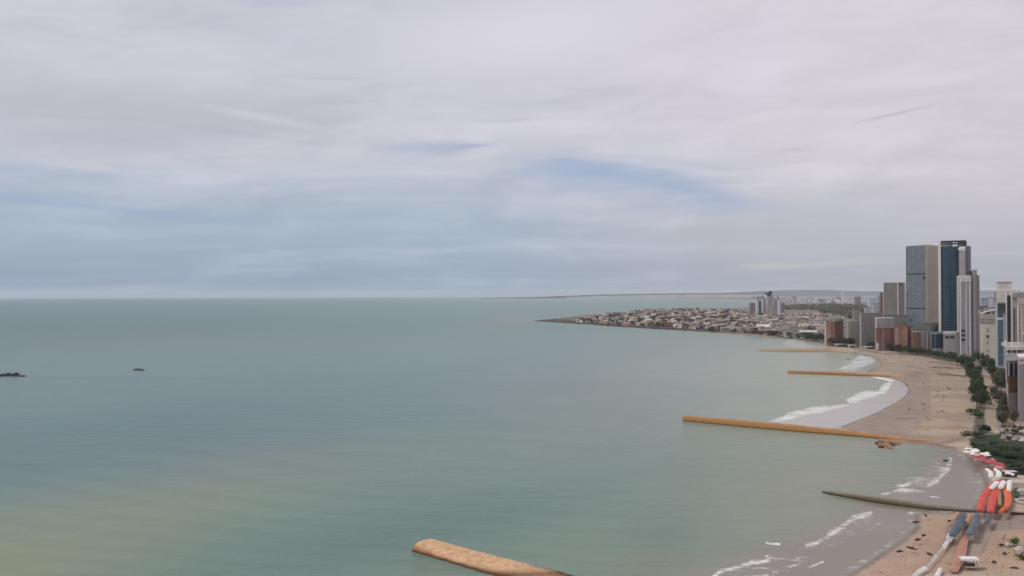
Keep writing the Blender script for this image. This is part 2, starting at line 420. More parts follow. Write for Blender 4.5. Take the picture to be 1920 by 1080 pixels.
# ------------------------------------------------------------------ ground
def build_ground():
    th = np.radians(np.concatenate([np.linspace(-170, -8, 30), np.arange(-3, 34, .055), np.linspace(34.5, 175, 40)]))
    dy = np.concatenate([np.arange(720, 20, -1.9), np.geomspace(20, 4.05, 34)])
    rr = np.concatenate([np.linspace(6, 165, 12), H * F / dy])
    x, y = polar_grid(th, rr); sd = sdist(x, y, shore)
    px, py, ok = to_px(x, y, 0 * x)
    r = np.hypot(x, y)
    n = fbm(x, y, 40, 3); nf = fbm(x, y, 7, 5, 3)
    rise = np.where(sd > 0, np.minimum(sd * .055, 1.9) + np.clip(sd - 30, 0, 1e9) * 0, sd * .05)
    z = np.clip(rise, -3, 2.0) + np.where(sd > 3, (n - .5) * .7 + (nf - .5) * .25, 0) * np.clip(sd / 20, 0, 1)
    # gentle back of the town peninsula
    pen = sm(r, 1700, 2300) * sm(-px, -1440, -1330) * (r < 6000)
    z = z + pen * np.clip(sd - 12, 0, 160) * .045
    sand = np.zeros(x.shape + (3,)) + np.array([.40, .31, .235])
    col = lerp(sand, (.47, .385, .31), sm(fbm(x, y, 60, 8), .4, .7))
    col = lerp(col, (.22, .165, .125), sm(fbm(x * .5 + y * .2, y, 16, 11), .5, .72) * .65)
    # pinkish damp sand by the middle bay and the near beach
    col = lerp(col, (.31, .245, .19), sm(px, 1560, 1700) * sm(-py, -840, -800) * sm(fbm(x, y, 34, 15), .3, .6) * .8)
    def zone(poly, soft, k=1.0):
        return np.where(ok, sm(sdist(px, py, poly) + (fbm(x, y, 14, 21) - .5) * 8, -soft, soft), 0) * k
    col = lerp(col, (.27, .215, .18), zone([(1560, 800), (1650, 778), (1700, 745), (1705, 720), (1690, 700), (1745, 700), (1745, 790), (1690, 830), (1600, 812)], 5, .6))
    col = lerp(col, (.42, .285, .205), zone([(1560, 1084), (1700, 1010), (1720, 960), (1925, 962), (1925, 1084)], 4, .75))
    col = lerp(col, (.27, .165, .085), zone([(1705, 816), (1730, 808), (1765, 806), (1800, 804), (1812, 812), (1775, 819), (1720, 821)], 8, 1.0) * sm(fbm(x, y, 22, 71), .25, .6) * .8)
    col = lerp(col, (.30, .18, .10), zone([(1644, 822), (1690, 824), (1680, 842), (1650, 842)], 3, .6))
    col = lerp(col, (.24, .21, .195), zone([(1790, 966), (1925, 968), (1925, 1002), (1775, 1000)], 2, .7))
    col = lerp(col, (.33, .27, .24), zone([(1815, 1000), (1856, 1000), (1836, 1048), (1800, 1052)], 2, .8))
    # promenade path between the tree rows
    col = lerp(col, (.37, .305, .225), zone([(1834, 704), (1848, 712), (1862, 760), (1880, 790), (1885, 822), (1850, 826), (1842, 770), (1830, 720)], 1.5))
    # lawn and town earth
    col = lerp(col, (.028, .042, .016), zone([(1818, 830), (1850, 823), (1925, 818), (1925, 896), (1886, 892), (1862, 868), (1826, 850)], 2))
    col = lerp(col, (.05, .055, .03), zone([(1795, 672), (1830, 668), (1842, 700), (1845, 770), (1850, 820), (1824, 826), (1830, 770), (1820, 720)], 2, .75))
    town = np.maximum(sm(px - (1640 + (py - 640) * 3.5), 0, 20) * (py < 700) * (py < 672 + (px - 1790) * .45), (py < 646) * 1.0)
    town = np.where(ok, town, 0)
    col = lerp(col, (.17, .155, .135), town * sm(sd, 10, 40))
    col = lerp(col, (.06, .065, .04), zone([(1440, 633), (1500, 628), (1600, 640), (1700, 655), (1800, 672), (1790, 682), (1640, 656), (1590, 650), (1530, 642)], 1.2, .9))
    col = lerp(col, (.33, .28, .22), pen * sm(fbm(x, y, 90, 31), .3, .55) * .9)
    col = lerp(col, (.05, .05, .035), pen * sm(fbm(x, y, 55, 35), .55, .7))
    col = lerp(col, (.065, .045, .03), sm(-px, -1500, -1300) * (r > 1500) * sm(-sd, -130, -30) * sm(py, 590, 604))
    # dark wrack lines and tracks on the sand
    for pl, w, k in [([(1700, 690), (1760, 700), (1810, 712)], 1.0, .5), ([(1690, 838), (1640, 824), (1560, 806)], .9, .5),
                     ([(1500, 640), (1545, 648), (1600, 655), (1650, 664), (1700, 668)], 1.0, .75),
                     ([(1645, 676), (1662, 676), (1655, 686), (1640, 694), (1620, 697)], 1.1, .6),
                     ([(1748, 682), (1780, 686), (1815, 688)], .8, .6), ([(1745, 698), (1765, 708), (1812, 710)], 1, .6),
                     ([(1680, 788), (1720, 790)], .8, .6), ([(1680, 776), (1700, 779), (1726, 780)], .8, .4),
                     ([(1700, 828), (1760, 834), (1812, 826)], 1.0, .6), ([(1760, 836), (1792, 842)], 1.1, .7),
                     ([(1880, 968), (1856, 1010), (1838, 1048)], .8, .7), ([(1773, 1060), (1800, 1072), (1832, 1078)], 1.0, .7),
                     ([(1894, 968), (1893, 1000)], .7, .6), ([(1876, 968), (1873, 980)], .8, .6), ([(1918, 966), (1918, 990)], .7, .6)]:
        dd = seg_dist(px, py, pl, False) + (nf - .5) * 1.5
        col = lerp(col, (.11, .085, .07), np.where(ok, (1 - sm(dd, w * .4, w * 1.6)) * k, 0))
    for cx, cy, a, b, k in [(1720, 705, 22, 6, .35), (1740, 730, 26, 4, .3), (1770, 692, 30, 8, .35), (1700, 750, 12, 10, .3), (1670, 765, 22, 5, .25), (1730, 775, 14, 3, .4)]:
        q = np.hypot((px - cx) / a, (py - cy) / b) + (nf - .5) * 1.2
        col = lerp(col, (.22, .17, .14), np.where(ok, (1 - sm(q, .5, 1.2)) * k, 0))
    wet = (1 - sm(sd, 0, 7)) * (r < 2500)
    col = lerp(col, (.16, .13, .11), (1 - sm(np.abs(sd - .6), .2, 1.8 + r * .0012)) * .8 * (r < 1600))
    m, g, b = new_mat('beach_and_town_ground')
    c = attr(g, 'Col'); tc = g.n.new('ShaderNodeTexCoord').outputs['Object']
    n1 = g.noise(tc, .12, 7, .65); n2 = g.noise(tc, 1.1, 5, .7)
    k = g.m('ADD', g.m('ADD', .48, g.m('MULTIPLY', n1, .55)), g.m('MULTIPLY', n2, .42))
    cc = g.n.new('ShaderNodeCombineColor'); [g.l.new(k, cc.inputs[i]) for i in range(3)]
    c = g.mix(1, c, cc.outputs[0], 'MULTIPLY')
    vo = g.n.new('ShaderNodeTexVoronoi'); g.l.new(tc, vo.inputs['Vector']); vo.inputs['Scale'].default_value = .22
    sp = g.sstep(vo.outputs[0], .05, .16, .45, 0)
    sp = g.m('MULTIPLY', sp, g.sstep(g.noise(tc, .035, 3, .5), .5, .62))
    c = g.mix(sp, c, (.07, .055, .045))
    g.l.new(c, b.inputs['Base Color'])
    g.l.new(g.m('SUBTRACT', .92, g.m('MULTIPLY', attr(g, 'wet', 2), .5)), b.inputs['Roughness'])
    b.inputs['Specular IOR Level'].default_value = .3
    bn = g.n.new('ShaderNodeBump'); bn.inputs['Strength'].default_value = .5; bn.inputs['Distance'].default_value = .5
    g.l.new(g.m('ADD', n1, g.m('MULTIPLY', n2, .4)), bn.inputs['Height']); g.l.new(bn.outputs[0], b.inputs['Normal'])
    mask = sd > -(30 + r * .02)
    grid_mesh('ground', x, y, z, {'Col': col, 'wet': wet}, m, mask=mask)

def build_sea():
    th = np.radians(np.concatenate([np.linspace(-180, -34, 40), np.arange(-33.5, 33.5, .06), np.linspace(34, 180, 40)]))
    dy = np.concatenate([np.arange(720, 12, -1.9), np.geomspace(12, 4.02, 12)])
    rr = np.concatenate([[.5], np.linspace(20, 165, 10), H * F / dy])
    x, y = polar_grid(th, rr); px, py, ok = to_px(x, y, 0 * x); r = np.hypot(x, y)
    base = np.zeros(x.shape + (3,)) + np.array([.080, .158, .162])
    nz = fbm(x * .6, y, 160, 41); nz2 = fbm(x, y, 45, 47)
    nb = fbm(x, y, 700, 43)
    qx = px + (nz - .5) * 160; qy = py + (nz - .5) * 26 + (nz2 - .5) * 14
    # bluer far out, paler in the middle distance; then silt from the beach: grey-green, milky near the bays
    col = base
    col = lerp(col, (.075, .150, .185), sm(-py, -640, -570))
    col = lerp(col, (.125, .215, .215), sm(-py, -730, -590) * np.exp(-((px - 1000) / 520) ** 2))
    silt = sm(qx * .75 + (qy - 560) * 1.0, 700, 1500)
    col = lerp(col, (.190, .240, .180), silt * .85)
    col = lerp(col, (.265, .285, .235), sm(qx, 1000, 1560) * sm(-np.abs(qy - 720), -150, -40) * .9)
    col = lerp(col, (.225, .225, .165), sm(qx, 1150, 1500) * sm(qy, 800, 900) * .7)
    # plume sweeping from lower left to the middle
    pl = sm(qy - (790 + (900 - qx) * .16), -50, 60)
    col = lerp(col, (.150, .212, .160), pl * (1 - sm(qx, 1000, 1400)) * .75)
    def el(cx, cy, a, b, s=1.0, tilt=0.0):
        u = (qx - cx); v = (qy - cy) + u * tilt
        return np.exp(-((u / a) ** 2 + (v / b) ** 2)) * s
    col = lerp(col, (.225, .24, .125), el(-40, 1070, 320, 100, .8, .22))
    col = lerp(col, (.205, .24, .14), el(250, 950, 300, 44, .38, .22))
    col = lerp(col, (.060, .135, .130), el(760, 985, 330, 60, .6, .18))
    col = lerp(col, (.070, .130, .135), el(1240, 1000, 90, 60, .35))
    col = lerp(col, (.045, .125, .135), el(250, 800, 420, 55, .6, .12))
    col = lerp(col, (.085, .135, .145), el(100, 850, 350, 30, .35, .12))
    col = lerp(col, (.165, .165, .150), el(450, 860, 250, 40, .35, .14))
    col = lerp(col, (.130, .160, .165), el(560, 640, 700, 26, .4))
    col = lerp(col, (.25, .215, .20), el(950, 603, 90, 10, .45))
    col = lerp(col, (.20, .19, .17), el(1000, 740, 240, 60, .25))
    col = lerp(col, (.19, .18, .10), el(1240, 1060, 80, 28, .55))
    swell_shade = np.sin((py - 760 - (700 - px) * -.11 + (nz - .5) * 60) / 5.2) * sm(py, 740, 860) * (1 - sm(px, 1000, 1300))
    col = col * (1 + .035 * swell_shade * sm(fbm(x, y, 120, 61), .35, .6))[..., None]  # wave shading put into the water colour as light and dark bands
    col = col * (1 + (nb - .5) * .10 + (nz2 - .5) * .05)[..., None]
    # current line trailing off the rocks
    dl = seg_dist(px, py, [(52, 706), (130, 709), (260, 706.5), (330, 707)], False)
    col = col * (1 - np.where(ok, (1 - sm(dl, .4, 1.8)) * .3 * sm(-px, -330, -200), 0))[..., None]
    col = np.clip(col + np.array([.0, .010, .002]), 0, 1)
    # swash over wet sand
    sw = np.zeros(x.shape)
    def reg(poly, soft, k=1.0): return np.where(ok, sm(sdist(px, py, poly), -soft, soft) * k, 0)
    wob = (fbm(x, y, 9, 51) - .5)
    s1 = reg([(1672, 711), (1706, 712), (1712, 735), (1690, 760), (1560, 806), (1480, 797), (1438, 791), (1540, 770), (1610, 752), (1655, 738), (1668, 722)], 3)
    col = lerp(col, (.41, .375, .36), s1 * (.85 + .15 * sm(nz2, .3, .7)))
    s2 = reg([(1760, 835), (1850, 850), (1860, 915), (1825, 965), (1712, 968), (1718, 990), (1700, 1015), (1570, 1095), (1235, 1084), (1380, 1040), (1470, 1018), (1590, 968), (1640, 935), (1720, 900), (1750, 850)], 20)
    col = lerp(col, (.205, .168, .142), s2 * (.9 - .5 * sm(-px, -1500, -1300)))
    s3 = reg([(1480, 634), (1600, 650), (1600, 656), (1500, 656), (1470, 645)], 4)
    col = lerp(col, (.40, .38, .36), s3 * .7)
    sw = np.clip(s1 + s2 + s3, 0, 1)
    # surf
    foam = np.zeros(x.shape)
    for poly, soft, k in [
        ([(1566, 694), (1592, 679), (1604, 668), (1612, 664), (1636, 668), (1643, 676), (1636, 684), (1612, 692), (1600, 697)], 6, .62),
        ([(1442, 790), (1478, 774), (1520, 763), (1556, 760), (1590, 755), (1584, 748), (1620, 732), (1648, 732), (1652, 722), (1668, 714), (1676, 712), (1668, 728), (1660, 738), (1600, 757), (1540, 775), (1500, 783), (1470, 790)], 4.5, .78),
        ([(1625, 705), (1650, 706), (1680, 713), (1672, 716), (1645, 710)], 1.4, .95)]:
        foam = np.maximum(foam, reg(poly, soft, k))
    veil = np.maximum(reg([(1722, 934), (1650, 930), (1690, 898), (1765, 856), (1788, 872), (1768, 905)], 14, .40), reg([(1500, 1030), (1560, 985), (1630, 955), (1650, 970), (1600, 1005), (1540, 1036)], 12, .36))
    veil = np.maximum(veil, reg([(1330, 1090), (1400, 1050), (1450, 1040), (1560, 1046), (1500, 1085)], 12, .34))
    foam = np.maximum(foam, veil)
    for pl, w, k in [([(1782, 862), (1776, 882), (1755, 900), (1740, 909)], 7, .62), ([(1770, 880), (1735, 898), (1700, 905), (1690, 916)], 6, .5),
                     ([(1742, 910), (1760, 902)], 2.5, .8), ([(1690, 912), (1704, 907)], 2.5, .75), ([(1700, 918), (1670, 922), (1655, 926)], 4, .6),
                     ([(1692, 926), (1708, 918)], 2, .6), ([(1632, 962), (1600, 972), (1575, 990), (1550, 1008), (1512, 1025)], 7, .68), ([(1612, 965), (1630, 966)], 3, .75),
                     ([(1655, 977), (1625, 997)], 2, .55), ([(1545, 1012), (1520, 1020)], 5, .6), ([(1440, 1050), (1400, 1058), (1350, 1072), (1335, 1084)], 5, .78),
                     ([(1543, 1053), (1515, 1065)], 2.5, .8), ([(1500, 1058), (1480, 1062)], 2.5, .7), ([(1480, 1070), (1450, 1072)], 3, .7), ([(1440, 1078), (1400, 1082), (1380, 1088)], 4, .6),
                     ([(1437, 1017), (1446, 1019), (1461, 1020)], 2.6, .98), ([(1494, 1032), (1500, 1031)], 2.2, .85), ([(1440, 1042), (1435, 1043)], 2, .7),
                     ([(1745, 931), (1760, 932)], 3, .6), ([(1790, 913), (1830, 905)], 3, .3), ([(1660, 1000), (1690, 985)], 2, .25), ([(1600, 1070), (1650, 1036)], 2, .3)]:
        dd = seg_dist(px, py, pl, False)
        foam = np.maximum(foam, np.where(ok, (1 - sm(dd, w * .1, w * 1.7)) * k, 0))
    # thin lip of foam along every nearby shore
    sd = sdist(x, y, shore)
    foam = np.maximum(foam, (1 - sm(np.abs(sd + 1.2), .3, 2.5)) * .33 * (r < 1500))
    far = sm(r, 250, 2500)
    m, g, b = new_mat('turbid_sea_water')
    tc = g.n.new('ShaderNodeTexCoord').outputs['Object']
    c = attr(g, 'Col'); fo = attr(g, 'foam', 2); fr = attr(g, 'far', 2); swa = attr(g, 'swash', 2)
    w1 = g.noise(g.scale(tc, .05, .17, 1, .12), 1.0, 5, .6, .3)
    w2 = g.noise(g.scale(tc, .35, 1.0, 1, .2), 1.0, 4, .65)
    w3 = g.noise(g.scale(tc, .012, .05, 1, -.1), 1.0, 5, .6, .4)
    calm = g.m('SUBTRACT', 1.0, g.m('MULTIPLY', swa, .85))
    hgt = g.m('ADD', g.m('MULTIPLY', w1, 1.1), g.m('ADD', g.m('MULTIPLY', w2, .30), g.m('MULTIPLY', w3, 2.0)))
    bn = g.n.new('ShaderNodeBump'); bn.inputs['Distance'].default_value = 1.0
    g.l.new(g.m('MULTIPLY', calm, g.m('SUBTRACT', .75, g.m('MULTIPLY', fr, .35))), bn.inputs['Strength'])
    g.l.new(hgt, bn.inputs['Height']); g.l.new(bn.outputs[0], b.inputs['Normal'])
    k = g.m('ADD', .85, g.m('ADD', g.m('MULTIPLY', w1, .16), g.m('MULTIPLY', w3, .16)))  # colour paler where waves rise, more wave shading put into the tone
    cc = g.n.new('ShaderNodeCombineColor'); [g.l.new(k, cc.inputs[i]) for i in range(3)]
    c = g.mix(1, c, cc.outputs[0], 'MULTIPLY')
    # lacy foam
    f1 = g.noise(g.scale(tc, .09, .16, 1, .5), 1.0, 9, .75, .8); f2 = g.noise(tc, .5, 6, .75)
    fm = g.m('ADD', fo, g.m('ADD', g.m('MULTIPLY', g.m('SUBTRACT', f1, .5), 2.6), g.m('MULTIPLY', g.m('SUBTRACT', f2, .5), 1.2)))
    fm = g.m('MULTIPLY', g.sstep(fm, .34, .95), g.sstep(fo, .02, .3))
    c = g.mix(fm, c, (.74, .74, .73))
    g.l.new(c, b.inputs['Base Color'])
    rg = g.m('ADD', .22, g.m('MULTIPLY', fr, .18)); rg = g.m('ADD', rg, g.m('MULTIPLY', fm, .5))
    g.l.new(rg, b.inputs['Roughness']); b.inputs['IOR'].default_value = 1.333
    b.inputs['Specular IOR Level'].default_value = .38
    grid_mesh('sea', x, y, 0 * x, {'Col': col, 'foam': foam, 'far': far, 'swash': sw}, m)

build_ground()
build_sea()

# far coast and hills
def ridge(name, pts, Y, depthm, m, zb=-1, seed=1):
    rnd = random.Random(seed); mb = MB(); fr = []; tp = []; bk = []
    for i in range(len(pts) - 1):
        (x0, y0), (x1, y1) = pts[i], pts[i + 1]; n = max(2, int((x1 - x0) / 4))
        for k in range(n):
            t = k / n; px = x0 + (x1 - x0) * t; py = y0 + (y1 - y0) * t
            z = max(1.5, Z(px, py, Y) + rnd.uniform(-.25, .25) * Y / F); fr.append((X(px, Y), Y - 120, zb)); tp.append((X(px, Y), Y, z)); bk.append((X(px, Y), Y + depthm, max(1, z * .8)))
    for i in range(len(fr) - 1):
        mb.face([fr[i], fr[i + 1], tp[i + 1], tp[i]]); mb.face([tp[i], tp[i + 1], bk[i + 1], bk[i]])
    o = mb.build(name, m, smooth=True, weld=True); o['kind'] = 'structure'; return o
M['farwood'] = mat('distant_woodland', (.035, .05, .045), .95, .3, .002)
M['farpale'] = mat('distant_pale_band', (.30, .32, .33), .95, .2, .002)
M['farhill'] = mat('distant_hill_haze_blue', (.035, .065, .125), .95, .25, .001)  # blue of the distant haze put into the hill colour
ridge('far_pale_band', [(1060, 557), (1120, 555), (1220, 552.8), (1330, 552.0), (1400, 551.8), (1440, 553), (1460, 557)], 16000, 400, M['farpale'], seed=2)  # pale land band standing in for water below the wooded coast
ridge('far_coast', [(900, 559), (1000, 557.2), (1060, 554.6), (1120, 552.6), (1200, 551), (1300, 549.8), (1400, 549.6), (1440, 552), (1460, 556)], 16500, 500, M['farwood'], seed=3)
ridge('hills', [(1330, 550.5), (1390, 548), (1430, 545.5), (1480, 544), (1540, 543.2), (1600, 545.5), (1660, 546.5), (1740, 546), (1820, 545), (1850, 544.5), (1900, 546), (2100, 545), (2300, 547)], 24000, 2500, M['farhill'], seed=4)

# ------------------------------------------------------------------ breakwaters
def groin_mat(name, top, flank, wetc, sc=.35):
    m, g, b = new_mat(name); tc = g.n.new('ShaderNodeTexCoord').outputs['Object']
    n1 = g.noise(tc, sc, 8, .72); n2 = g.noise(tc, sc * 4, 6, .75)
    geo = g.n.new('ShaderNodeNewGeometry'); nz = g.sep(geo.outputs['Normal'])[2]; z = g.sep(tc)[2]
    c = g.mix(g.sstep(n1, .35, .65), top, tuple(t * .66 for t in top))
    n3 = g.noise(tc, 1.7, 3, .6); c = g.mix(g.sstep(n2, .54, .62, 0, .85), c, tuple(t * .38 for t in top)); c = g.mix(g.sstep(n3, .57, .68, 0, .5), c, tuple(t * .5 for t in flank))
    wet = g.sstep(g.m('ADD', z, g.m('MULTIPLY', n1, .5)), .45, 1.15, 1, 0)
    mid = g.sstep(g.m('ADD', nz, g.m('MULTIPLY', g.m('SUBTRACT', n1, .5), .6)), .60, .93, 1, 0)  # steep sides go to the darker tone, their shade put into the colour
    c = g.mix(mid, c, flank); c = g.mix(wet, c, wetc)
    g.l.new(c, b.inputs['Base Color']); b.inputs['Roughness'].default_value = .85; b.inputs['Specular IOR Level'].default_value = .25
    bn = g.n.new('ShaderNodeBump'); bn.inputs['Strength'].default_value = .8; bn.inputs['Distance'].default_value = .35
    g.l.new(n2, bn.inputs['Height']); g.l.new(bn.outputs[0], b.inputs['Normal']); return m

def groin(near, far, w, m, label, cat='breakwater', seed=0, step=1.2, rag=.12, blunt=True):
    """rubble mound whose waterline on the camera side passes under 'near' and whose crest edge under 'far'"""
    A = []
    for (a, b) in zip(near, far):
        p = P(a[0], a[1], 0); A.append(p)
    hs = []; 
    for (a, b, p) in zip(near, far, A):
        Yf = p.y + w; hs.append(max(.5, H - (b[1] - eye(b[0])) * Yf / F))
    off = [P(b[0], b[1], h) for b, h in zip(far, hs)]
    pts = []; L = 0; S = [0]
    for i in range(1, len(A)): L += (A[i] - A[i - 1]).length; S.append(L)
    n = int(L / step); o0 = A[0]
    K = 26; rings = []
    for i in range(n + 1):
        s = L * i / n; k = max(j for j in range(len(S)) if S[j] <= s + 1e-6); k = min(k, len(A) - 2)
        t = (s - S[k]) / (S[k + 1] - S[k]); a = A[k].lerp(A[k + 1], t); q = off[k].lerp(off[k + 1], t); h = hs[k] + (hs[k + 1] - hs[k]) * t
        q = Vector((q.x, q.y, 0)); tipk = min(1, (s + .35) / (w * .10)) ** .5 if blunt else min(1, (s + .3) / (w * 1.2)) ** .6
        c = (a + q) / 2; hw = (q - a) / 2
        ring = []
        for j in range(K + 1):
            u = -1 + 2 * j / K; prof = max(0, 1 - abs(u) ** 3.2) ** .55
            r1 = float(fbm(np.array([s * 1.0]), np.array([u * w * .6]), 2.2, seed)[0]) - .5
            zz = -0.6 + (h + .6) * prof * (.6 + .4 * tipk) + r1 * rag * 3 * (prof > .2)
            p = c + hw * u * (1.0 + r1 * rag) * (.25 + .75 * tipk) 
            ring.append((p.x, p.y, zz))
        rings.append(ring)
    mb = MB()
    for i in range(n):
        for j in range(K):
            mb.face([rings[i][j], rings[i + 1][j], rings[i + 1][j + 1], rings[i][j + 1]])
    mb.face(rings[0])
    loc = Vector(rings[0][K // 2][:2] + (0,))
    mb.v = [(v[0] - loc.x, v[1] - loc.y, v[2]) for v in mb.v]
    root = mb.build('breakwater', m, loc=loc, smooth=True, weld=True)
    return tag(root, label, cat)

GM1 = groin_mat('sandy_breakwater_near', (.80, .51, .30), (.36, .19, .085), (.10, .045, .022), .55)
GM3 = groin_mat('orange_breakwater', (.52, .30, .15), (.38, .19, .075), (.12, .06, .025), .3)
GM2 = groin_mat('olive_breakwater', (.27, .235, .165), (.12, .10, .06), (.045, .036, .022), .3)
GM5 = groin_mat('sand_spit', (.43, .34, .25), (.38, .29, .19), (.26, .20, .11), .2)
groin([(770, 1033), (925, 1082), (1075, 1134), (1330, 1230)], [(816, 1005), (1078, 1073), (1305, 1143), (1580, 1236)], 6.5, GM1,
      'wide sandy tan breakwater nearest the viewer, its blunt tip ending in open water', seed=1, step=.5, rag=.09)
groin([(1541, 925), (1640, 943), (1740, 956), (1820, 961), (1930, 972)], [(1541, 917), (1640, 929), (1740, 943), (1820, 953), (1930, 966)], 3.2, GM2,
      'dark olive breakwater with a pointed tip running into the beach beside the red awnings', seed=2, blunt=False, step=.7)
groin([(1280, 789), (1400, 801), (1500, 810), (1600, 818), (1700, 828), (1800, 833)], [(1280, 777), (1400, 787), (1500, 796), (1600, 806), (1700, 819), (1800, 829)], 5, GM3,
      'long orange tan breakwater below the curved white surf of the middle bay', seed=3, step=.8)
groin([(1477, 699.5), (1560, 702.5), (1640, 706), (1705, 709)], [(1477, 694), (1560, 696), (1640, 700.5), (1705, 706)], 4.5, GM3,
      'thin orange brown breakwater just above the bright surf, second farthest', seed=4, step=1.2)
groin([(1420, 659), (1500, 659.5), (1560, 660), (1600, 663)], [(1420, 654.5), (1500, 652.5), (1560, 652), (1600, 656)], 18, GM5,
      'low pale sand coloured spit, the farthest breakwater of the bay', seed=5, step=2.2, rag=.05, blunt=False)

# ------------------------------------------------------------------ rocks
def rock_bm(seed, sx, sy, sz, sub=3):
    import bmesh
    bm = bmesh.new(); bmesh.ops.create_icosphere(bm, subdivisions=sub, radius=1); rnd = random.Random(seed)
    from mathutils import noise
    for v in bm.verts:
        k = 1 + .45 * noise.noise(v.co * 1.3 + Vector((seed * 3.1, 0, 0))) + .18 * noise.noise(v.co * 3.7 + Vector((0, seed, 0)))
        v.co = Vector((v.co.x * k * sx, v.co.y * k * sy, v.co.z * k * sz))
    return bm

def rock(name, seed, dims, loc, m, rz=0, sub=3, **k):
    bm = rock_bm(seed, *dims, sub); me = bpy.data.meshes.new(name); bm.to_mesh(me); bm.free(); me.materials.append(m)
    o = bpy.data.objects.new(name, me); C.objects.link(o); o.location = loc; o.rotation_euler = (0, 0, rz); return tag(o, **k)

for i, (px, py, w, h) in enumerate([(2, 705, 7, 2.6), (16, 704.5, 5, 3.2), (29, 705, 6, 3.9), (41, 705.5, 5, 1.5), (-14, 706, 9, 2.4)]):
    p = P(px, py)
    rock('rock', 10 + i, (w * .8, 3.0, h * .72), (p.x, p.y, 0), M['rockdark'],
         label=['low flat black rock at the left edge of the sea', 'rounded black rock second from the left edge, in the dark rock chain', 'tallest black rock in the chain at the left edge',
                'low tapering black rock at the seaward end of the left chain', 'black rock cut off by the left edge'][i], cat='rock', group='black rocks at the left edge')
p = P(260, 694)
rock('rock', 31, (5.6, 2.4, 1.5), (p.x, p.y, 0), M['rockbrown'], label='small lone dark brown rock standing alone in open water on the left', cat='rock')

# ------------------------------------------------------------------ vegetation
def crown_mesh(seed, m, n=620, leaf=.055, flat=.8, lobes=9):
    """leaf-sized faces spread through lobed clumps inside a unit crown"""
    rnd = random.Random(seed); mb = MB(); L = []
    for i in range(lobes):
        a = rnd.uniform(0, 6.283); r = rnd.uniform(.05, .62) ** .8; L.append((r * math.cos(a), r * math.sin(a), rnd.uniform(-.4, .62) * flat, rnd.uniform(.28, .5)))
    for i in range(n):
        lx, ly, lz, lr = rnd.choice(L)
        while True:
            v = Vector((rnd.gauss(0, 1), rnd.gauss(0, 1), rnd.gauss(0, 1)))
            if v.length > .1: break
        v.normalize(); rr = lr * rnd.uniform(.55, 1.08); c = Vector((lx, ly, lz)) + v * rr
        c.z *= .9; s = leaf * rnd.uniform(.6, 1.5)
        nrm = (v + Vector((rnd.gauss(0, .5), rnd.gauss(0, .5), rnd.gauss(0, .5)))).normalized()
        e1 = nrm.orthogonal().normalized(); e2 = nrm.cross(e1); an = rnd.uniform(0, 6.28)
        f1 = (e1 * math.cos(an) + e2 * math.sin(an)) * s * 1.5; f2 = (e2 * math.cos(an) - e1 * math.sin(an)) * s
        mb.face([c - f1 - f2 * .4, c + f2 * -1, c + f1, c + f2])
    return mb.mesh('crown', m)

def trunk_mesh(seed):
    rnd = random.Random(seed); mb = MB()
    mb.tube([(0, 0, 0), (.02, .01, .25), (.0, .03, .5), (.05, .0, .8)], [.045, .036, .03, .015], 6)
    for k in range(4):
        a = k * 1.57 + rnd.uniform(-.4, .4); mb.tube([(0, .02, .42 + .05 * k), (.16 * math.cos(a), .16 * math.sin(a), .62 + .04 * k), (.3 * math.cos(a), .3 * math.sin(a), .78)], [.02, .014, .006], 5)
    return mb.mesh('trunk', M['bark'])

TREES = {}
for key, mm, n in (('dark', 'leafa', 650), ('grey', 'leafb', 600), ('fresh', 'leafc', 650), ('brown', 'leafbrown', 500)):
    TREES[key] = [crown_mesh(hash((key == 'dark', key == 'grey', n)) % 97 + s * 7 + len(key), M[mm], n) for s in range(4)]
TRUNKS = [trunk_mesh(s) for s in range(3)]
TGRP = {}

def tree(px, py, h, w, key, label, group=None, z=1.6, rnd=random.Random(5), cat='tree', name='broadleaf_tree', bush=False):
    p = P(px, py, z); r = empty(name, (p.x, p.y, z), rnd.uniform(0, 6.28), label=label, cat=cat, group=group)
    r.location.z = z
    if not bush:
        t = bpy.data.objects.new('trunk', rnd.choice(TRUNKS)); C.objects.link(t); t.parent = r; t.scale = (h * .55, h * .55, h * .85)
        ch = h * .80
        c = bpy.data.objects.new('crown', rnd.choice(TREES[key])); C.objects.link(c); c.parent = r; c.location = (0, 0, h - ch * .52); c.scale = (w * .5, w * .5, ch * .62)
    else:
        t = bpy.data.objects.new('stem', rnd.choice(TRUNKS)); C.objects.link(t); t.parent = r; t.scale = (h * .4, h * .4, h * .6)
        c = bpy.data.objects.new('foliage', rnd.choice(TREES[key])); C.objects.link(c); c.parent = r; c.location = (0, 0, h * .42); c.scale = (w * .52, w * .52, h * .62)
    return r

rv = random.Random(77)
def scatter_line(pts, n, jx, jy):
    out = []; segs = [(math.dist(pts[i], pts[i + 1])) for i in range(len(pts) - 1)]; L = sum(segs)
    for i in range(n):
        s = L * (i + .5) / n; k = 0
        while s > segs[k] and k < len(segs) - 1: s -= segs[k]; k += 1
        t = s / segs[k]; out.append((pts[k][0] + (pts[k + 1][0] - pts[k][0]) * t + rv.uniform(-jx, jx), pts[k][1] + (pts[k + 1][1] - pts[k][1]) * t + rv.uniform(-jy, jy)))
    return out
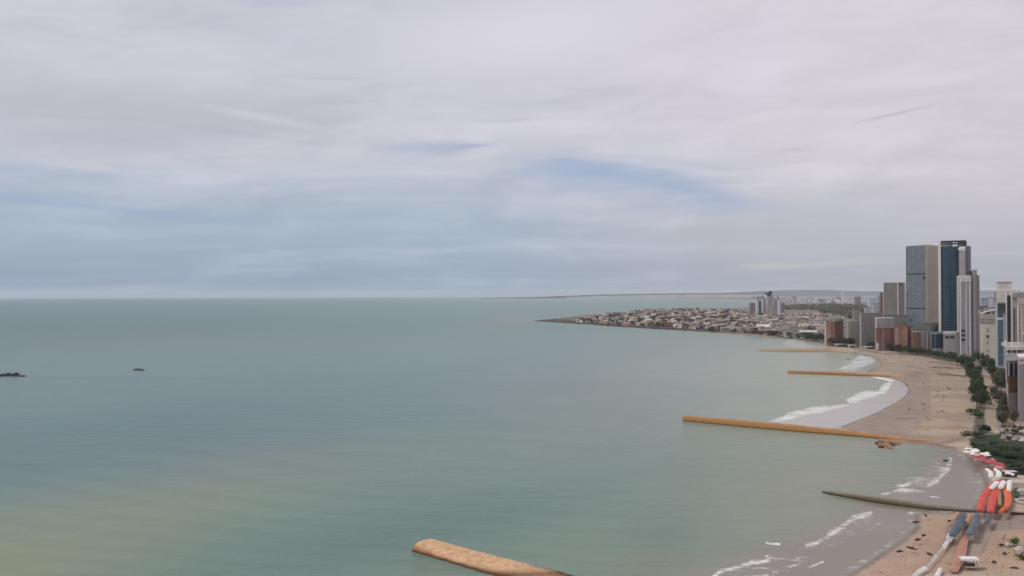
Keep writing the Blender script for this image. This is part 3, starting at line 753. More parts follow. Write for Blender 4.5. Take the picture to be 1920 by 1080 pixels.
# seaward row along the promenade
for p in scatter_line([(1796, 684), (1822, 688), (1826, 704), (1828, 722), (1833, 748), (1840, 772)], 44, 8, 3):
    tree(*p, rv.uniform(8, 12.5), rv.uniform(7, 10), 'dark', 'dark green tree in the seaward row between sand and path', 'dark trees of the seaward row', rnd=rv)
for p in scatter_line([(1832, 680), (1852, 692), (1866, 708), (1872, 722), (1876, 738)], 34, 8, 3):
    tree(*p, rv.uniform(10, 15), rv.uniform(8, 11), rv.choice(['dark', 'dark', 'brown', 'grey']), 'tall tree in the landward row between path and towers', 'trees of the landward row', rnd=rv)
for p in scatter_line([(1868, 745), (1878, 765), (1884, 785), (1888, 806)], 26, 8, 3):
    tree(*p, rv.uniform(6.5, 10), rv.uniform(5.5, 8), rv.choice(['grey', 'brown', 'grey', 'dark']), 'grey green tree at the near end of the landward row', 'grey trees beside the grey block', rnd=rv)
for px, py, h, w, lb in [(1822, 778, 4.5, 9, 'broad green bush at the sand edge above the seaward side of the path'), (1834, 784, 5, 7, 'dark bush touching the path just right of the broad green bush'),
                         (1844, 812, 6, 9, 'dark green bush by the landward end of the orange breakwater'), (1835, 822, 4, 7, 'low green bush in front of the dark bush by the orange breakwater'),
                         (1818, 818, 3, 9, 'grey green bush spreading over the sand left of the dark bushes')]:
    tree(px, py, h, w, 'fresh' if 'broad green' in lb else ('grey' if 'grey' in lb else 'dark'), lb, cat='bush', name='bush', bush=True, rnd=rv)
tree(1901, 803, 11, 6.5, 'brown', 'brownish narrow tree standing against the pale lilac wall', rnd=rv)
# hedge-like row at the feet of the towers
for p in scatter_line([(1612, 651), (1655, 656), (1700, 663), (1750, 671), (1796, 680)], 50, 3, 1):
    tree(*p, rv.uniform(8, 11), rv.uniform(8, 12), 'dark', 'small dark tree in the row at the foot of the towers', 'dark trees at the foot of the towers', rnd=rv)
for p in scatter_line([(1400, 627), (1440, 629), (1480, 632), (1520, 637)], 22, 5, 2):
    tree(*p, rv.uniform(6, 10), rv.uniform(12, 20), rv.choice(['grey', 'brown', 'dark']), 'greyish tree on the far bay shore', 'trees along the far bay shore', rnd=rv)
for p in scatter_line([(1508, 636), (1530, 640), (1560, 646), (1600, 650)], 30, 5, 2):
    tree(*p, rv.uniform(9, 14), rv.uniform(12, 18), 'dark', 'deep green tree in the grove left of the red brown block', 'grove left of the red brown block', rnd=rv)
# sunken garden in front
for i in range(46):
    px = rv.uniform(1830, 1925); py = rv.uniform(836, 890)
    if px < 1872 + (py - 855) * .9 and py > 850: continue
    tree(px, py, rv.uniform(1.6, 3.0), rv.uniform(5, 8), rv.choice(['dark', 'dark', 'fresh', 'dark']), 'low dark shrub in the green garden behind the parasols', 'shrubs of the garden behind the parasols',
         cat='shrub', name='shrub', bush=True, rnd=rv)
for px, py, h, w, lb in [(1904, 1024, 2.6, 3.6, 'leafy green shrub on the paving, upper of the two at the right edge'), (1916, 1050, 2.3, 4.0, 'leafy green shrub at the right edge, lower of the two')]:
    tree(px, py, h, w, 'fresh', lb, cat='shrub', name='shrub', bush=True, rnd=rv)
for px, py, s, lb in [(1892, 1022, .8, 'pale round boulder left of the upper green shrub'), (1912, 1030, 1.1, 'pale boulder between the two green shrubs')]:
    p = P(px, py, 1.8); rock('boulder', int(px), (s * 1.3, s, s * .7), (p.x, p.y, 1.9), M['rockpale'], label=lb, cat='boulder')
for i in range(42):
    px = rv.uniform(1868, 1925); py = rv.uniform(797, 828); p = P(px, py, 1.6); s = rv.uniform(.8, 2.0)
    rock('boulder', 60 + i, (s * 1.4, s, s * .7), (p.x, p.y, 1.7), M['rockgrey'] if i % 4 else M['rockpale'], rv.uniform(0, 3), 2,
         label='angular grey block in the rubble' if i % 4 else 'pale cream rubble block among the grey ones', cat='boulder', group='rubble at the foot of the grey block' if i % 4 else 'pale rubble at the foot of the grey block')
for i in range(12):
    tree(rv.uniform(1872, 1920), rv.uniform(800, 826), 2.2, 3.5, 'brown', 'brownish shrub growing among the rubble', 'shrubs among the rubble', cat='shrub', name='shrub', bush=True, rnd=rv)

# ------------------------------------------------------------------ buildings
def foot(xl, xc, xr, Yl, Yc, Yr):
    l = (X(xl, Yl), Yl); c = (X(xc, Yc), Yc); r = (X(xr, Yr), Yr)
    b = (l[0] + r[0] - c[0], l[1] + r[1] - c[1]); return [c, r, b, l]

def bldg(name, label, fp, ztop, wallm, roofm=None, cat='building', parapet=1.2, group=None, zb=0.5, pm=None):
    o = Vector((fp[0][0], fp[0][1], 0)); loc = [(p[0] - o.x, p[1] - o.y) for p in fp]
    root = empty(name, (o.x, o.y, zb), label=label, cat=cat, group=group)
    MB().prism(loc, 0, ztop - zb).build('wall', wallm, root)
    if parapet:
        c = (sum(p[0] for p in loc) / 4, sum(p[1] for p in loc) / 4)
        big = [(c[0] + (p[0] - c[0]) * 1.012, c[1] + (p[1] - c[1]) * 1.012) for p in loc]
        MB().prism(big, ztop - zb + .004, ztop - zb + parapet).build('roof', roofm or M['roofgrey'], root)
    root['_h'] = ztop - zb
    return root, loc, ztop - zb

def along(p, q, t, out=0.0):
    dx, dy = q[0] - p[0], q[1] - p[1]; L = math.hypot(dx, dy); nx, ny = dy / L, -dx / L
    return (p[0] + dx * t + nx * out, p[1] + dy * t + ny * out)

def deep(L, t, d):
    """point on the front wall at t, moved d metres back along the side wall"""
    p = (L[0][0] + (L[1][0] - L[0][0]) * t, L[0][1] + (L[1][1] - L[0][1]) * t); v = (L[3][0] - L[0][0], L[3][1] - L[0][1]); l = math.hypot(*v)
    return (p[0] + v[0] / l * d, p[1] + v[1] / l * d)

def panel(p, q, t0, t1, z0, z1, out=.3, thick=.35):
    """slab standing proud of a wall running p->q (outside on the right of p->q)"""
    a, b = along(p, q, t0, out), along(p, q, t1, out); c, d = along(p, q, t1, out - thick), along(p, q, t0, out - thick)
    return MB().prism([a, b, c, d], z0, z1)

# main glass tower: blue-grey grid on the sea side, tan on the land side
Fm = {}
Fm['blueglass'] = facade('blue_grey_curtain_wall', (.195, .205, .235), (.15, .17, .21), 2.4, 3.6, .86, .80, .22, .45, .22)
Fm['tan'] = facade('tan_curtain_wall', (.52, .435, .36), (.45, .38, .32), 2.4, 3.6, .8, .62, .35, .6, .12)
Fm['navy'] = facade('navy_curtain_wall', (.03, .07, .115), (.012, .052, .09), 2.6, 3.5, .82, .85, .14, .4, .3)
Fm['taupe'] = facade('taupe_block', (.26, .235, .215), (.165, .15, .145), 3.0, 3.3, .72, .45, .3, .8, .3)
Fm['brick'] = facade('orange_brick', (.35, .175, .13), (.15, .10, .10), 3.4, 3.2, .55, .5, .3, .9, .5, .3)
Fm['redbrick'] = facade('dark_red_brick', (.25, .10, .08), (.13, .06, .055), 3.2, 3.2, .5, .55, .3, .9, .4, .35)
Fm['cream'] = facade('cream_flats', (.45, .41, .35), (.16, .15, .15), 4.0, 3.3, .4, .5, .3, .8, .4)
Fm['greystripe'] = facade('grey_fluted', (.31, .285, .285), (.21, .19, .195), 3.6, 400, .5, 1.2, .5, .8, .1)
Fm['lilac'] = facade('lilac_flats', (.36, .335, .335), (.20, .19, .20), 3.2, 3.2, .6, .45, .3, .8, .25)
Fm['white'] = facade('white_flats', (.62, .61, .61), (.17, .18, .20), 3.4, 3.3, .55, .5, .25, .7, .4)
Fm['teal'] = facade('teal_curtain_wall', (.11, .17, .20), (.055, .105, .135), 2.2, 3.6, .8, .85, .2, .5, .3)
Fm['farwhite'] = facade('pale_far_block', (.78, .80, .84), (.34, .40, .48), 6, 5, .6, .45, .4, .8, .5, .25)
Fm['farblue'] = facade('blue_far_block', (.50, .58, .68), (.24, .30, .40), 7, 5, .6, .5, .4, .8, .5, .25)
Fm['stripe'] = facade('striped_tower', (.52, .50, .50), (.25, .25, .275), 1.8, 3.3, .55, .9, .25, .7, .3)

def glass_tower():
    Yc = 1195; fp = foot(1699.5, 1737, 1760, 1225, Yc, 1228)
    root, L, h = bldg('glass_tower', 'tall glass tower with a blue grey sea side and a tan land side', fp, Z(1737, 459.5, Yc), Fm['blueglass'], M['white'], parapet=1.0)
    z0 = 0
    panel(L[0], L[1], .0, 1.0, 0, h - .05, .25, .3).build('tan_face', Fm['tan'], root)
    panel(L[0], L[1], -.01, .03, 0, h, .5, .6).build('corner_strip', M['cream'], root)
    for k, t in enumerate((.25, .5, .75)):
        panel(L[3], L[0], t - .003, t + .003, 0, h, .25, .3).build('mullion', M['grey'], root)
    panel(L[3], L[0], .985, 1.0, 0, h, .3, .35).build('edge_strip', M['grey'], root)
    panel(L[3], L[0], .0, .02, 0, h, .3, .35).build('edge_strip', M['dark'], root)
    for k, zf in enumerate((.28, .62)):
        panel(L[3], L[0], .02, .985, h * (1 - zf), h * (1 - zf) + 1.4, .25, .3).build('service_band', M['darkglass'], root)
    panel(L[3], L[0], .84, .95, h * .67, h * .70, .35, .4).build('vent', M['darkglass'], root)
    # low lobby block in grey-green glass
    a = foot(1700, 1744, 1760, 1200, 1150, 1185); o = root.location
    a = [(p[0] - o.x, p[1] - o.y) for p in a]
    MB().prism(a, 0, Z(1744, 606, 1150)).build('podium', facade('podium_glass', (.17, .18, .17), (.10, .125, .13), 4, 4, .7, .7, .3, .6, .5), root)
glass_tower()

def curved_tower():
    Y = 1160; xl, xr = X(1760, Y), X(1813, Y); o = Vector((xl, Y, 0.5)); w = xr - xl
    al = math.atan((1790 - 960) / F); XX = lambda px: (X(px, Y) - xl) * math.cos(al)
    root = empty('curved_glass_tower', o, -al, label='tallest tower with a curved navy glass front, a white edge and an open crown', cat='tower')
    wid = (XX(1798) - XX(1764)); n = 12; front = []
    for i in range(n + 1):
        t = i / n; front.append((XX(1764.5) + wid * t, -4.5 * math.sin(math.pi * (.15 + .85 * t)) + 2 - 8 * (t > 2)))
    h1 = Z(1780, 463.5, Y); back = [(front[-1][0], 26), (front[0][0], 26)]
    MB().prism(front + back, 0, h1).build('curtain_wall', Fm['navy'], root)
    for i in (0, 3, 6, 9):
        p = front[i]; MB().box((p[0], p[1] - .1), .35, .5, 0, h1).build('mullion', M['darkglass'], root)
    MB().box(((XX(1762.0)), 11), (XX(1764.8) - XX(1759.8)), 28, 0, Z(1762, 453.5, Y)).build('white_blade', M['white'], root)
    # pale shaft on the land side
    sx0, sx1 = XX(1798.3), XX(1811)
    MB().box(((sx0 + sx1) / 2, 10), sx1 - sx0, 26, 0, Z(1805, 471, Y)).build('service_shaft', Fm['stripe'], root)
    MB().box((sx1 + .6, 6), 1.2, 24, 0, Z(1805, 455, Y)).build('fin', M['dark'], root)
    MB().box((XX(1816.3), 12), (XX(1819) - XX(1813.4)), 20, 0, Z(1816, 463, Y)).build('rear_shaft', M['lilac'], root)
    MB().box((XX(1819.8), 12), .8, 20, 0, Z(1816, 463, Y)).build('rear_edge', M['grey'], root)
    # open crown
    z0, z1 = h1 + .01, Z(1785, 452.5, Y)
    for yy, cnt in ((-1.0, 12), (22, 8)):
        for i in range(cnt):
            MB().box((XX(1765.5 + i * (1811 - 1765.5) / (cnt - 1)), yy), .45, .45, z0, z1).build('crown_post', M['grey'], root)
    for z, t in ((z1 - .9, .9), ((z0 + z1) / 2, .5)):
        MB().box(((XX(1764.8) + XX(1811.5)) / 2, 10.5), (XX(1811.5) - XX(1764.8)), 26, z, z + t).build('crown_ring', M['dark'], root)
    MB().box((XX(1772), 3), (XX(1777) - XX(1766)), 6, z0, z0 + (z1 - z0) * .8).build('plant_room', M['white'], root)
    MB().box((XX(1783), 4), (XX(1788) - XX(1780)), 8, z0, z0 + (z1 - z0) * .75).build('plant_room', M['lilac'], root)
    MB().box((XX(1803), 4), (XX(1810.5) - XX(1796)), 10, z0 , z0 + (z1 - z0) * .8).build('plant_room', mat('green_louvres', (.12, .15, .13), .8, .3, .3), root)
    MB().box((XX(1804), -3.3), (XX(1811) - XX(1796)), .6, Z(1804, 470, Y), Z(1804, 467, Y)).build('cornice', M['white'], root)
curved_tower()

def framed_tower():
    Yc = 1060
    fp = foot(1794.5, 1800, 1820, 1085, Yc, 1064)
    root, L, h = bldg('framed_tower', 'slim grey tower with white frame lines and a flat white top', fp, Z(1806, 519, Yc), Fm['stripe'], M['white'], parapet=1.6)
    for t0, t1 in ((.0, .06), (.50, .585), (.83, 1.0)):
        panel(L[0], L[1], t0, t1, 0, h - 5, .5, .6).build('frame_rib', M['white'], root)
    panel(L[0], L[1], -.01, 1.01, h - 6, h + .02, .9, 1.0).build('top_beam', M['white'], root)
    panel(L[3], L[0], .0, .35, 0, h, .3, .4).build('frame_rib', M['offwhite'], root)
    for k in range(3):
        panel(L[0], L[1], .08, .44, 17 + k * 5.5, 20 + k * 5.5, .25, .3).build('window', M['darkglass'], root)
    Yc = 1075
    fp = foot(1816, 1821, 1836, 1100, Yc, 1082)
    root, L, h = bldg('fluted_tower', 'slim grey tower with vertical ribs and round roof machinery, right of the framed tower', fp, Z(1828, 517, Yc), Fm['greystripe'], M['grey'], parapet=1.0)
    panel(L[0], L[1], .25, .50, 0, h, .5, .6).build('rib', M['lilac'], root)
    panel(L[0], L[1], .92, 1.0, 0, h, .4, .5).build('rib', M['grey'], root)
    panel(L[0], L[1], .0, .12, 0, h, .3, .4).build('rib', M['dark'], root)
    a = along(L[0], L[1], .2, -4); b = along(L[0], L[1], .75, -4)
    MB().tube([(a[0], a[1], h + 1), (a[0], a[1], h + 5.5)], 3.2, 12).build('water_tank', M['dark'], root)
    MB().tube([(b[0], b[1], h + 1), (b[0], b[1], h + 7.5)], 3.0, 12).build('water_tank', M['grey'], root)
    c = along(L[0], L[1], .5, -5); MB().box(c, 4, 4, h + 1, h + 4.5).build('plant_room', M['white'], root)
framed_tower()

def taupe_block():
    Yc = 1400; fp = foot(1656.5, 1683, 1697.5, 1410, Yc, 1430)
    root, L, h = bldg('apartment_slab', 'taupe slab block left of the glass tower, split by white vertical strips', fp, Z(1680, 530, Yc), Fm['taupe'], M['white'], parapet=.9)
    panel(L[0], L[1], -.02, .07, 0, h, .5, .6).build('white_strip', M['white'], root)
    panel(L[0], L[1], .85, 1.0, 0, h, .5, .6).build('white_strip', M['white'], root)
    panel(L[0], L[1], .2, .6, h - 5, h - .5, .3, .35).build('window', M['dark'], root)
    panel(L[3], L[0], .0, .03, 0, h, .4, .5).build('edge_strip', M['offwhite'], root)
    root, L, h = bldg('apartment_block', 'narrow maroon grey block tucked behind the left side of the taupe slab', foot(1649, 1652, 1657.5, 1480, 1460, 1475), Z(1652, 549.5, 1460), Fm['redbrick'], M['grey'])
    panel(L[0], L[1], .5, .7, 0, h, .3, .4).build('white_strip', M['white'], root)
taupe_block()

def simple(name, label, xl, xc, xr, Yl, Yc, Yr, top, m, roofm=None, par=1.0, group=None, extras=()):
    root, L, h = bldg(name, label, foot(xl, xc, xr, Yl, Yc, Yr), Z(xc, top, Yc), m, roofm, parapet=par, group=group)
    for (face, t0, t1, a, b, pn, pm, out) in extras:
        p, q = (L[3], L[0]) if face == 'l' else (L[0], L[1])
        panel(p, q, t0, t1, h * a, h * b, out, out + .1).build(pn, pm, root)
    return root, L, h

simple('grey_office', 'flat fronted mauve grey block between the cream flats and the orange brick block', 1611, 1613, 1655, 1190, 1180, 1186, 588, Fm['greystripe'], M['roofgrey'],
       extras=[('r', 0, .025, 0, 1, 'edge_strip', M['white'], .4), ('r', .02, .98, 0, .1, 'base_band', M['offwhite'], .3)])
simple('low_office', 'wide low grey block with a mauve roof behind the orange brick block', 1655, 1657, 1702, 1215, 1205, 1210, 594, Fm['lilac'], M['roofgrey'], 2.5)
simple('pale_office', 'pale grey flat block standing behind the left end of the orange brick block', 1640, 1642, 1676, 1150, 1140, 1144, 597, M['lilac'], M['white'],
       extras=[('r', 0, .06, 0, 1, 'edge_strip', M['white'], .4), ('r', .08, .2, .45, .75, 'window', M['grey'], .2)])
simple('brick_block', 'long orange brick block by the beach with narrow windows', 1641, 1643, 1684, 1128, 1122, 1128, 617, Fm['brick'], M['brickred'],
       extras=[('r', .28, .31, 0, 1, 'pilaster', M['lilac'], .4), ('r', .0, .08, .1, .4, 'porch', M['white'], .8), ('r', .0, .65, 0, .06, 'plinth', M['offwhite'], .5)])
simple('brick_block', 'taller orange brick block with a dark arched side opening', 1676, 1700, 1708, 1118, 1108, 1116, 614, Fm['brick'], M['brickred'], 1.5,
       extras=[('l', .2, .24, .2, 1, 'pilaster', M['cream'], .4), ('l', .5, .54, .2, 1, 'pilaster', M['tile'], .4), ('r', .35, .85, 0, .9, 'arch_opening', M['dark'], .2), ('r', .0, .28, 0, .98, 'pier', M['tile'], .5)])
simple('brown_block', 'plain brown brick block in front of the glass tower', 1709, 1711, 1738, 1096, 1090, 1092, 623, facade('brown_brick', (.255, .15, .10), (.19, .12, .09), 5, 3.4, .6, .4, .5, .9, .2, .25), M['lilac'],
       extras=[('r', .45, .53, 0, .98, 'pilaster', M['brown'], .3), ('r', .56, .98, 0, .98, 'mauve_bay', M['lilac'], .15)])
simple('grey_green_block', 'narrow grey block between the brown brick block and the teal glass hall', 1737, 1739, 1746, 1086, 1080, 1082, 622, M['grey'], M['roofgrey'])
simple('glass_hall', 'low hall with a dark teal glass front at the foot of the curved tower', 1744, 1745, 1768.5, 1078, 1072, 1074, 624, M['lilac'], M['grey'],
       extras=[('r', .02, .98, .30, .95, 'glazing', M['tealglass'], .25)] + [('r', t, t + .02, .30, .95, 'mullion', M['darkglass'], .5) for t in (.18, .36, .54, .72)] + [('r', .3, .33, .3, .95, 'mullion', M['teal'] if 'teal' in M else M['grey'], .5)])
simple('lilac_annex', 'low pale lilac annex with two dark windows beside the teal glass hall', 1768, 1769, 1799, 1070, 1064, 1066, 623, M['lilac'], M['white'],
       extras=[('r', .08, .34, .72, .84, 'window', M['dark'], .12), ('r', .40, .66, .72, .84, 'window', M['dark'], .12), ('r', .0, .75, .92, .99, 'cornice', M['white'], .5)])

# cream flats and red-brown block with the rounded green-grey roof
simple('cream_flats', 'pale cream flats with close vertical strips between the red brown block and the grey block', 1588, 1590, 1611.5, 1240, 1232, 1238, 603, Fm['cream'], M['cream'],
       extras=[('r', .05 + .2 * k, .09 + .2 * k, 0, 1, 'pilaster', M['offwhite'], .4) for k in range(4)])
root, L, h = simple('red_brown_block', 'dark red brown block under a rounded grey green roof', 1546, 1565, 1582, 1290, 1270, 1285, 603, Fm['redbrick'], M['grey'],
       extras=[('l', .0, .18, 0, 1.02, 'cream_bay', M['cream'], .6), ('l', .25, .65, .1, .95, 'orange_bay', Fm['brick'], .5), ('r', .88, 1.0, 0, 1, 'cream_bay', M['cream'], .5)])
c = ((L[0][0] + L[2][0]) / 2, (L[0][1] + L[2][1]) / 2)
d = MB(); n = 14
for i in range(n):
    for j in range(4):
        def pt(i, j):
            a = 2 * math.pi * i / n; b = math.pi / 2 * j / 4; return (c[0] + 13 * math.cos(a) * math.cos(b), c[1] + 12 * math.sin(a) * math.cos(b), h + 1 + 6.5 * math.sin(b))
        d.face([pt(i, j), pt(i + 1, j), pt(i + 1, j + 1), pt(i, j + 1)])
d.build('dome', mat('grey_green_roof', (.22, .235, .19), .9, .3, .3), root, smooth=True)

def kiosk(px, py, w, label, group=None):
    p = P(px, py, 1.6); r = empty('beach_kiosk', (p.x, p.y, 1.6), label=label, cat='kiosk', group=group)
    MB().box((0, 2), w * .8, 4, 0, 3).build('wall', M['lilac'], r)
    MB().box((0, 1), w, 7, 3.0, 3.7).build('roof', M['white'], r)
    for s in (-1, 1): MB().box((s * w * .46, -2.1), .35, .35, 0, 3).build('post', M['white'], r)
    MB().box((0, -.1), w * .5, .3, .9, 2.4).build('counter_opening', M['dark'], r)
kiosk(1579, 650, 20, 'white roofed kiosk on the beach edge in front of the red brown block')
kiosk(1632, 655, 14, 'white roofed kiosk in front of the grey office block')
kiosk(1598, 652, 9, 'smallest white roofed kiosk, in front of the cream flats')

# right hand group
root, L, h = simple('exhibition_hall', 'big cream hall with a column of small windows and a curved white roof', 1836, 1838, 1872, 905, 893, 870, 590, M['cream'], M['grey'], .6,
    extras=[('r', .0, 1.0, .835, .93, 'louvre_band', Fm['taupe'], .5), ('r', .0, .9, .93, 1.0, 'upper_band', M['grey'], .3)] +
    [('r', .33, .48, a, b, 'window', mm, .2) for a, b, mm in ((.66, .76, M['grey']), (.56, .62, M['dark']), (.44, .51, M['grey']), (.3, .35, M['grey']), (.2, .25, M['dark']))] +
    [('r', .55, .95, .78, .785, 'joint', M['grey'], .15), ('r', .3, .95, .53, .535, 'joint', M['grey'], .15)])
cv = MB(); n = 12
for i in range(n):
    def pt(i, back):
        t = i / n; p = deep(L, t * .95, 1 + back * 30); return (p[0], p[1], h + 1.4 + 4.5 * t + 1.0 * math.sin(math.pi * t) - back * .5)
    cv.face([pt(i, 0), pt(i + 1, 0), pt(i + 1, 1), pt(i, 1)])
    a, b = pt(i, 0), pt(i + 1, 0); cv.face([(a[0], a[1], a[2] - 1.3), (b[0], b[1], b[2] - 1.3), b, a])
cv.build('curved_roof', M['white'], root)
for k in range(3):
    p = deep(L, .15 + .3 * k, 8); MB().box(p, 6, 5, h + .6, h + 5 + k * 1.5).build('plant_room', M['grey'], root)

root, L, h = simple('blue_tower', 'slim blue glass tower with pale grey blue corner strips', 1865.5, 1870, 1885.5, 765, 745, 750, 569, Fm['teal'], M['lilac'], 1.0,
    extras=[('r', .62, 1.0, 0, .86, 'corner_strip', mat('pale_blue_render', (.36, .42, .46), .7, .1, .1, streak=True), .5), ('l', .2, 1.0, 0, 1.0, 'corner_strip', mat('pale_blue_render', (.36, .42, .46), .7, .1, .1, streak=True), .4),
            ('r', .0, 1.0, .79, .82, 'floor_band', M['white'], .4), ('r', .05, .95, .90, 1.0, 'louvres', M['dark'], .35), ('r', .05, .60, .83, .89, 'upper_glazing', M['tealglass'], .3),
            ('r', .0, 1.0, 0, .20, 'base_wall', mat('pale_blue_plinth', (.42, .47, .51), .7, .12, .2), .7)])
MB().box(along(L[0], L[1], .0, -2), .5, .5, h + 1, h + 10).build('mast', M['dark'], root)

root, L, h = simple('white_tower', 'white tower with one tall dark arched window slot', 1869.5, 1871, 1904, 800, 790, 786, 545, M['offwhite'], M['white'], 1.2,
    extras=[('r', .40, .505, 0, .98, 'pilaster', M['white'], .6), ('r', .52, .715, .08, .93, 'arched_window', mat('plum_dark_glass', (.035, .028, .03), .3, .2, .3), .25), ('r', .73, .83, 0, .98, 'pilaster', M['white'], .6),
            ('r', .85, .97, .15, .8, 'window_strip', Fm['taupe'], .2)])
p0, p1 = along(L[0], L[1], .52, .25), along(L[0], L[1], .715, .25)
arc = MB(); r0 = math.dist(p0, p1) / 2; mid = ((p0[0] + p1[0]) / 2, (p0[1] + p1[1]) / 2); ux = ((p1[0] - p0[0]) / (2 * r0), (p1[1] - p0[1]) / (2 * r0))
pts = [(mid[0] + ux[0] * r0 * math.cos(a), mid[1] + ux[1] * r0 * math.cos(a), h * .93 + .01 + r0 * math.sin(a)) for a in [math.pi * k / 10 for k in range(11)]]
arc.face(pts); arc.build('arch_head', M['dark'], root)
top = [deep(L, .0, 1), deep(L, .78, 1), deep(L, .78, 12), deep(L, .0, 12)]
MB().prism(top, h + 1.21, Z(1890, 530.5, 782)).build('penthouse', M['offwhite'], root)
MB().prism([deep(L, -.03, .5), deep(L, .86, .5), deep(L, .86, 13), deep(L, -.03, 13)], Z(1890, 530.5, 782) + .01, Z(1890, 529, 782)).build('penthouse_roof', M['lilac'], root)

root, L, h = simple('cream_tower', 'cream tower cut by the right edge with banded window strips', 1904.5, 1907, 1932, 790, 775, 782, 560, Fm['cream'], M['cream'], 1.0,
    extras=[('r', .0, .08, 0, 1, 'pilaster', M['white'], .5), ('r', .24, .32, 0, .92, 'pilaster', M['white'], .5), ('r', .0, 1, .93, 1.0, 'cornice', M['offwhite'], .7), ('r', .3, 1, .55, .58, 'floor_band', M['white'], .6)])
MB().box(along(L[0], L[1], .55, -5), 9, 7, h + 1, h + 5).build('penthouse', M['grey'], root)
MB().tube([(*along(L[0], L[1], .45, -4), h + 5), (*along(L[0], L[1], .45, -4), h + 8)], [2.0, .3], 10).build('cap', M['lilac'], root)
simple('office_slab', 'grey green slab tower partly hidden between the white and cream towers', 1897, 1899, 1910, 850, 840, 845, 561, facade('olive_flats', (.30, .30, .26), (.15, .16, .15), 3, 3.3, .6, .5), M['grey'])

def terrace_block():
    Y = 640
    root, L, h = bldg('terrace_block', 'white balconied terrace block with planting on its roof at the right edge', foot(1884, 1886, 1935, 650, Y, 644), Z(1890, 652, Y), M['lilac'], M['white'], parapet=1.0)
    for k in range(3):
        z = h - 1 - k * 3.4
        panel(L[0], L[1], -.02, 1, z - .5, z, 1.8, 2.0).build('balcony', M['white'], root)
        for j in range(9):
            panel(L[0], L[1], j * .11, j * .11 + .012, z, z + 1.1, 1.7, .25).build('baluster', M['white'], root)
        for j in range(5):
            panel(L[0], L[1], .06 + j * .2, .16 + j * .2, z - 3, z - .8, .15, .2).build('window', M['dark'], root)
    for j in range(5): MB().box(along(L[0], L[1], .1 + j * .2, -3), 1.2, 1.2, h + 1, h + rv.uniform(3, 6)).build('roof_pier', M['white'], root)
    MB().box(along(L[0], L[1], .45, -5), 14, 5, h + 1, h + 3.5).build('penthouse', M['offwhite'], root)
terrace_block()
for k, px in enumerate((1898, 1905, 1912, 1921)):
    tree(px, 690 , 0, 0, 'dark', 'x', rnd=rv) if False else None
def near_block():
    Y = 512
    root, L, h = bldg('panel_block', 'low block with dark glazed top, brown panel and pale lilac lower wall', foot(1887, 1889, 1912, 560, Y + 4, 520), Z(1890, 680, Y), M['lilac'], M['roofgrey'], parapet=.8)
    z = lambda py: Z(1895, py, Y) - .5
    panel(L[0], L[1], .02, .98, z(706), z(682), .25, .3).build('glazing', M['darkglass'], root)
    for t in (.02, .42, .93): panel(L[0], L[1], t, t + .035, z(706), z(681), .45, .3).build('mullion', M['white'], root)
    panel(L[0], L[1], .0, .98, z(738), z(706.3), .25, .3).build('brown_panel', M['brown'], root)
    panel(L[3], L[0], .55, .98, z(722), z(682), .25, .3).build('side_glazing', M['darkglass'], root)
    root, L, h = bldg('grey_block', 'plain grey block with fine vertical ribs, cut by the right edge', foot(1906, 1910, 1960, 520, 494, 500), Z(1912, 674, 494), facade('fine_ribbed_grey', (.33, .31, .31), (.27, .25, .255), 1.1, 400, .5, 1.2, .6, .85, .05), M['white'], parapet=1.4)
    panel(L[0], L[1], .0, 1, h * .93, h * .97, .3, .35).build('cornice', M['offwhite'], root)
    panel(L[0], L[1], .0, .4, .5, 2.2, .8, .9).build('plinth', M['offwhite'], root)
near_block()
# filler town behind the right-hand towers
rb = random.Random(9)
for i, (px, Y, top, w, m, lb) in enumerate([
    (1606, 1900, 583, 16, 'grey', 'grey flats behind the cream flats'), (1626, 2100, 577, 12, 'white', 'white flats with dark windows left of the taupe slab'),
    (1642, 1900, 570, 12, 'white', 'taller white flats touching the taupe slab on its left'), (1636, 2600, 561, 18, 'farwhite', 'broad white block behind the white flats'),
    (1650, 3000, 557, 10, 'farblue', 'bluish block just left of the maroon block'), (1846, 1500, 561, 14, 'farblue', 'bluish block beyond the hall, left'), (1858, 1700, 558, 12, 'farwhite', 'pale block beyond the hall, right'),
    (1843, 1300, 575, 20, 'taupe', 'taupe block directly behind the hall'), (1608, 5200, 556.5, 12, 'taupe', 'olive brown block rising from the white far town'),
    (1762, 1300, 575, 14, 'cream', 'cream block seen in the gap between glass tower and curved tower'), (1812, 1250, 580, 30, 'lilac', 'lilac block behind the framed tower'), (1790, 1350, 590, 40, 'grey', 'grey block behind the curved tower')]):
    mm = Fm.get(m, M.get(m))
    simple('flat_roofed_block', lb, px - w / 2, px - w / 2 + w * .15, px + w / 2, Y + 20, Y, Y + 8, top, mm, M['roofgrey'], 1.2)
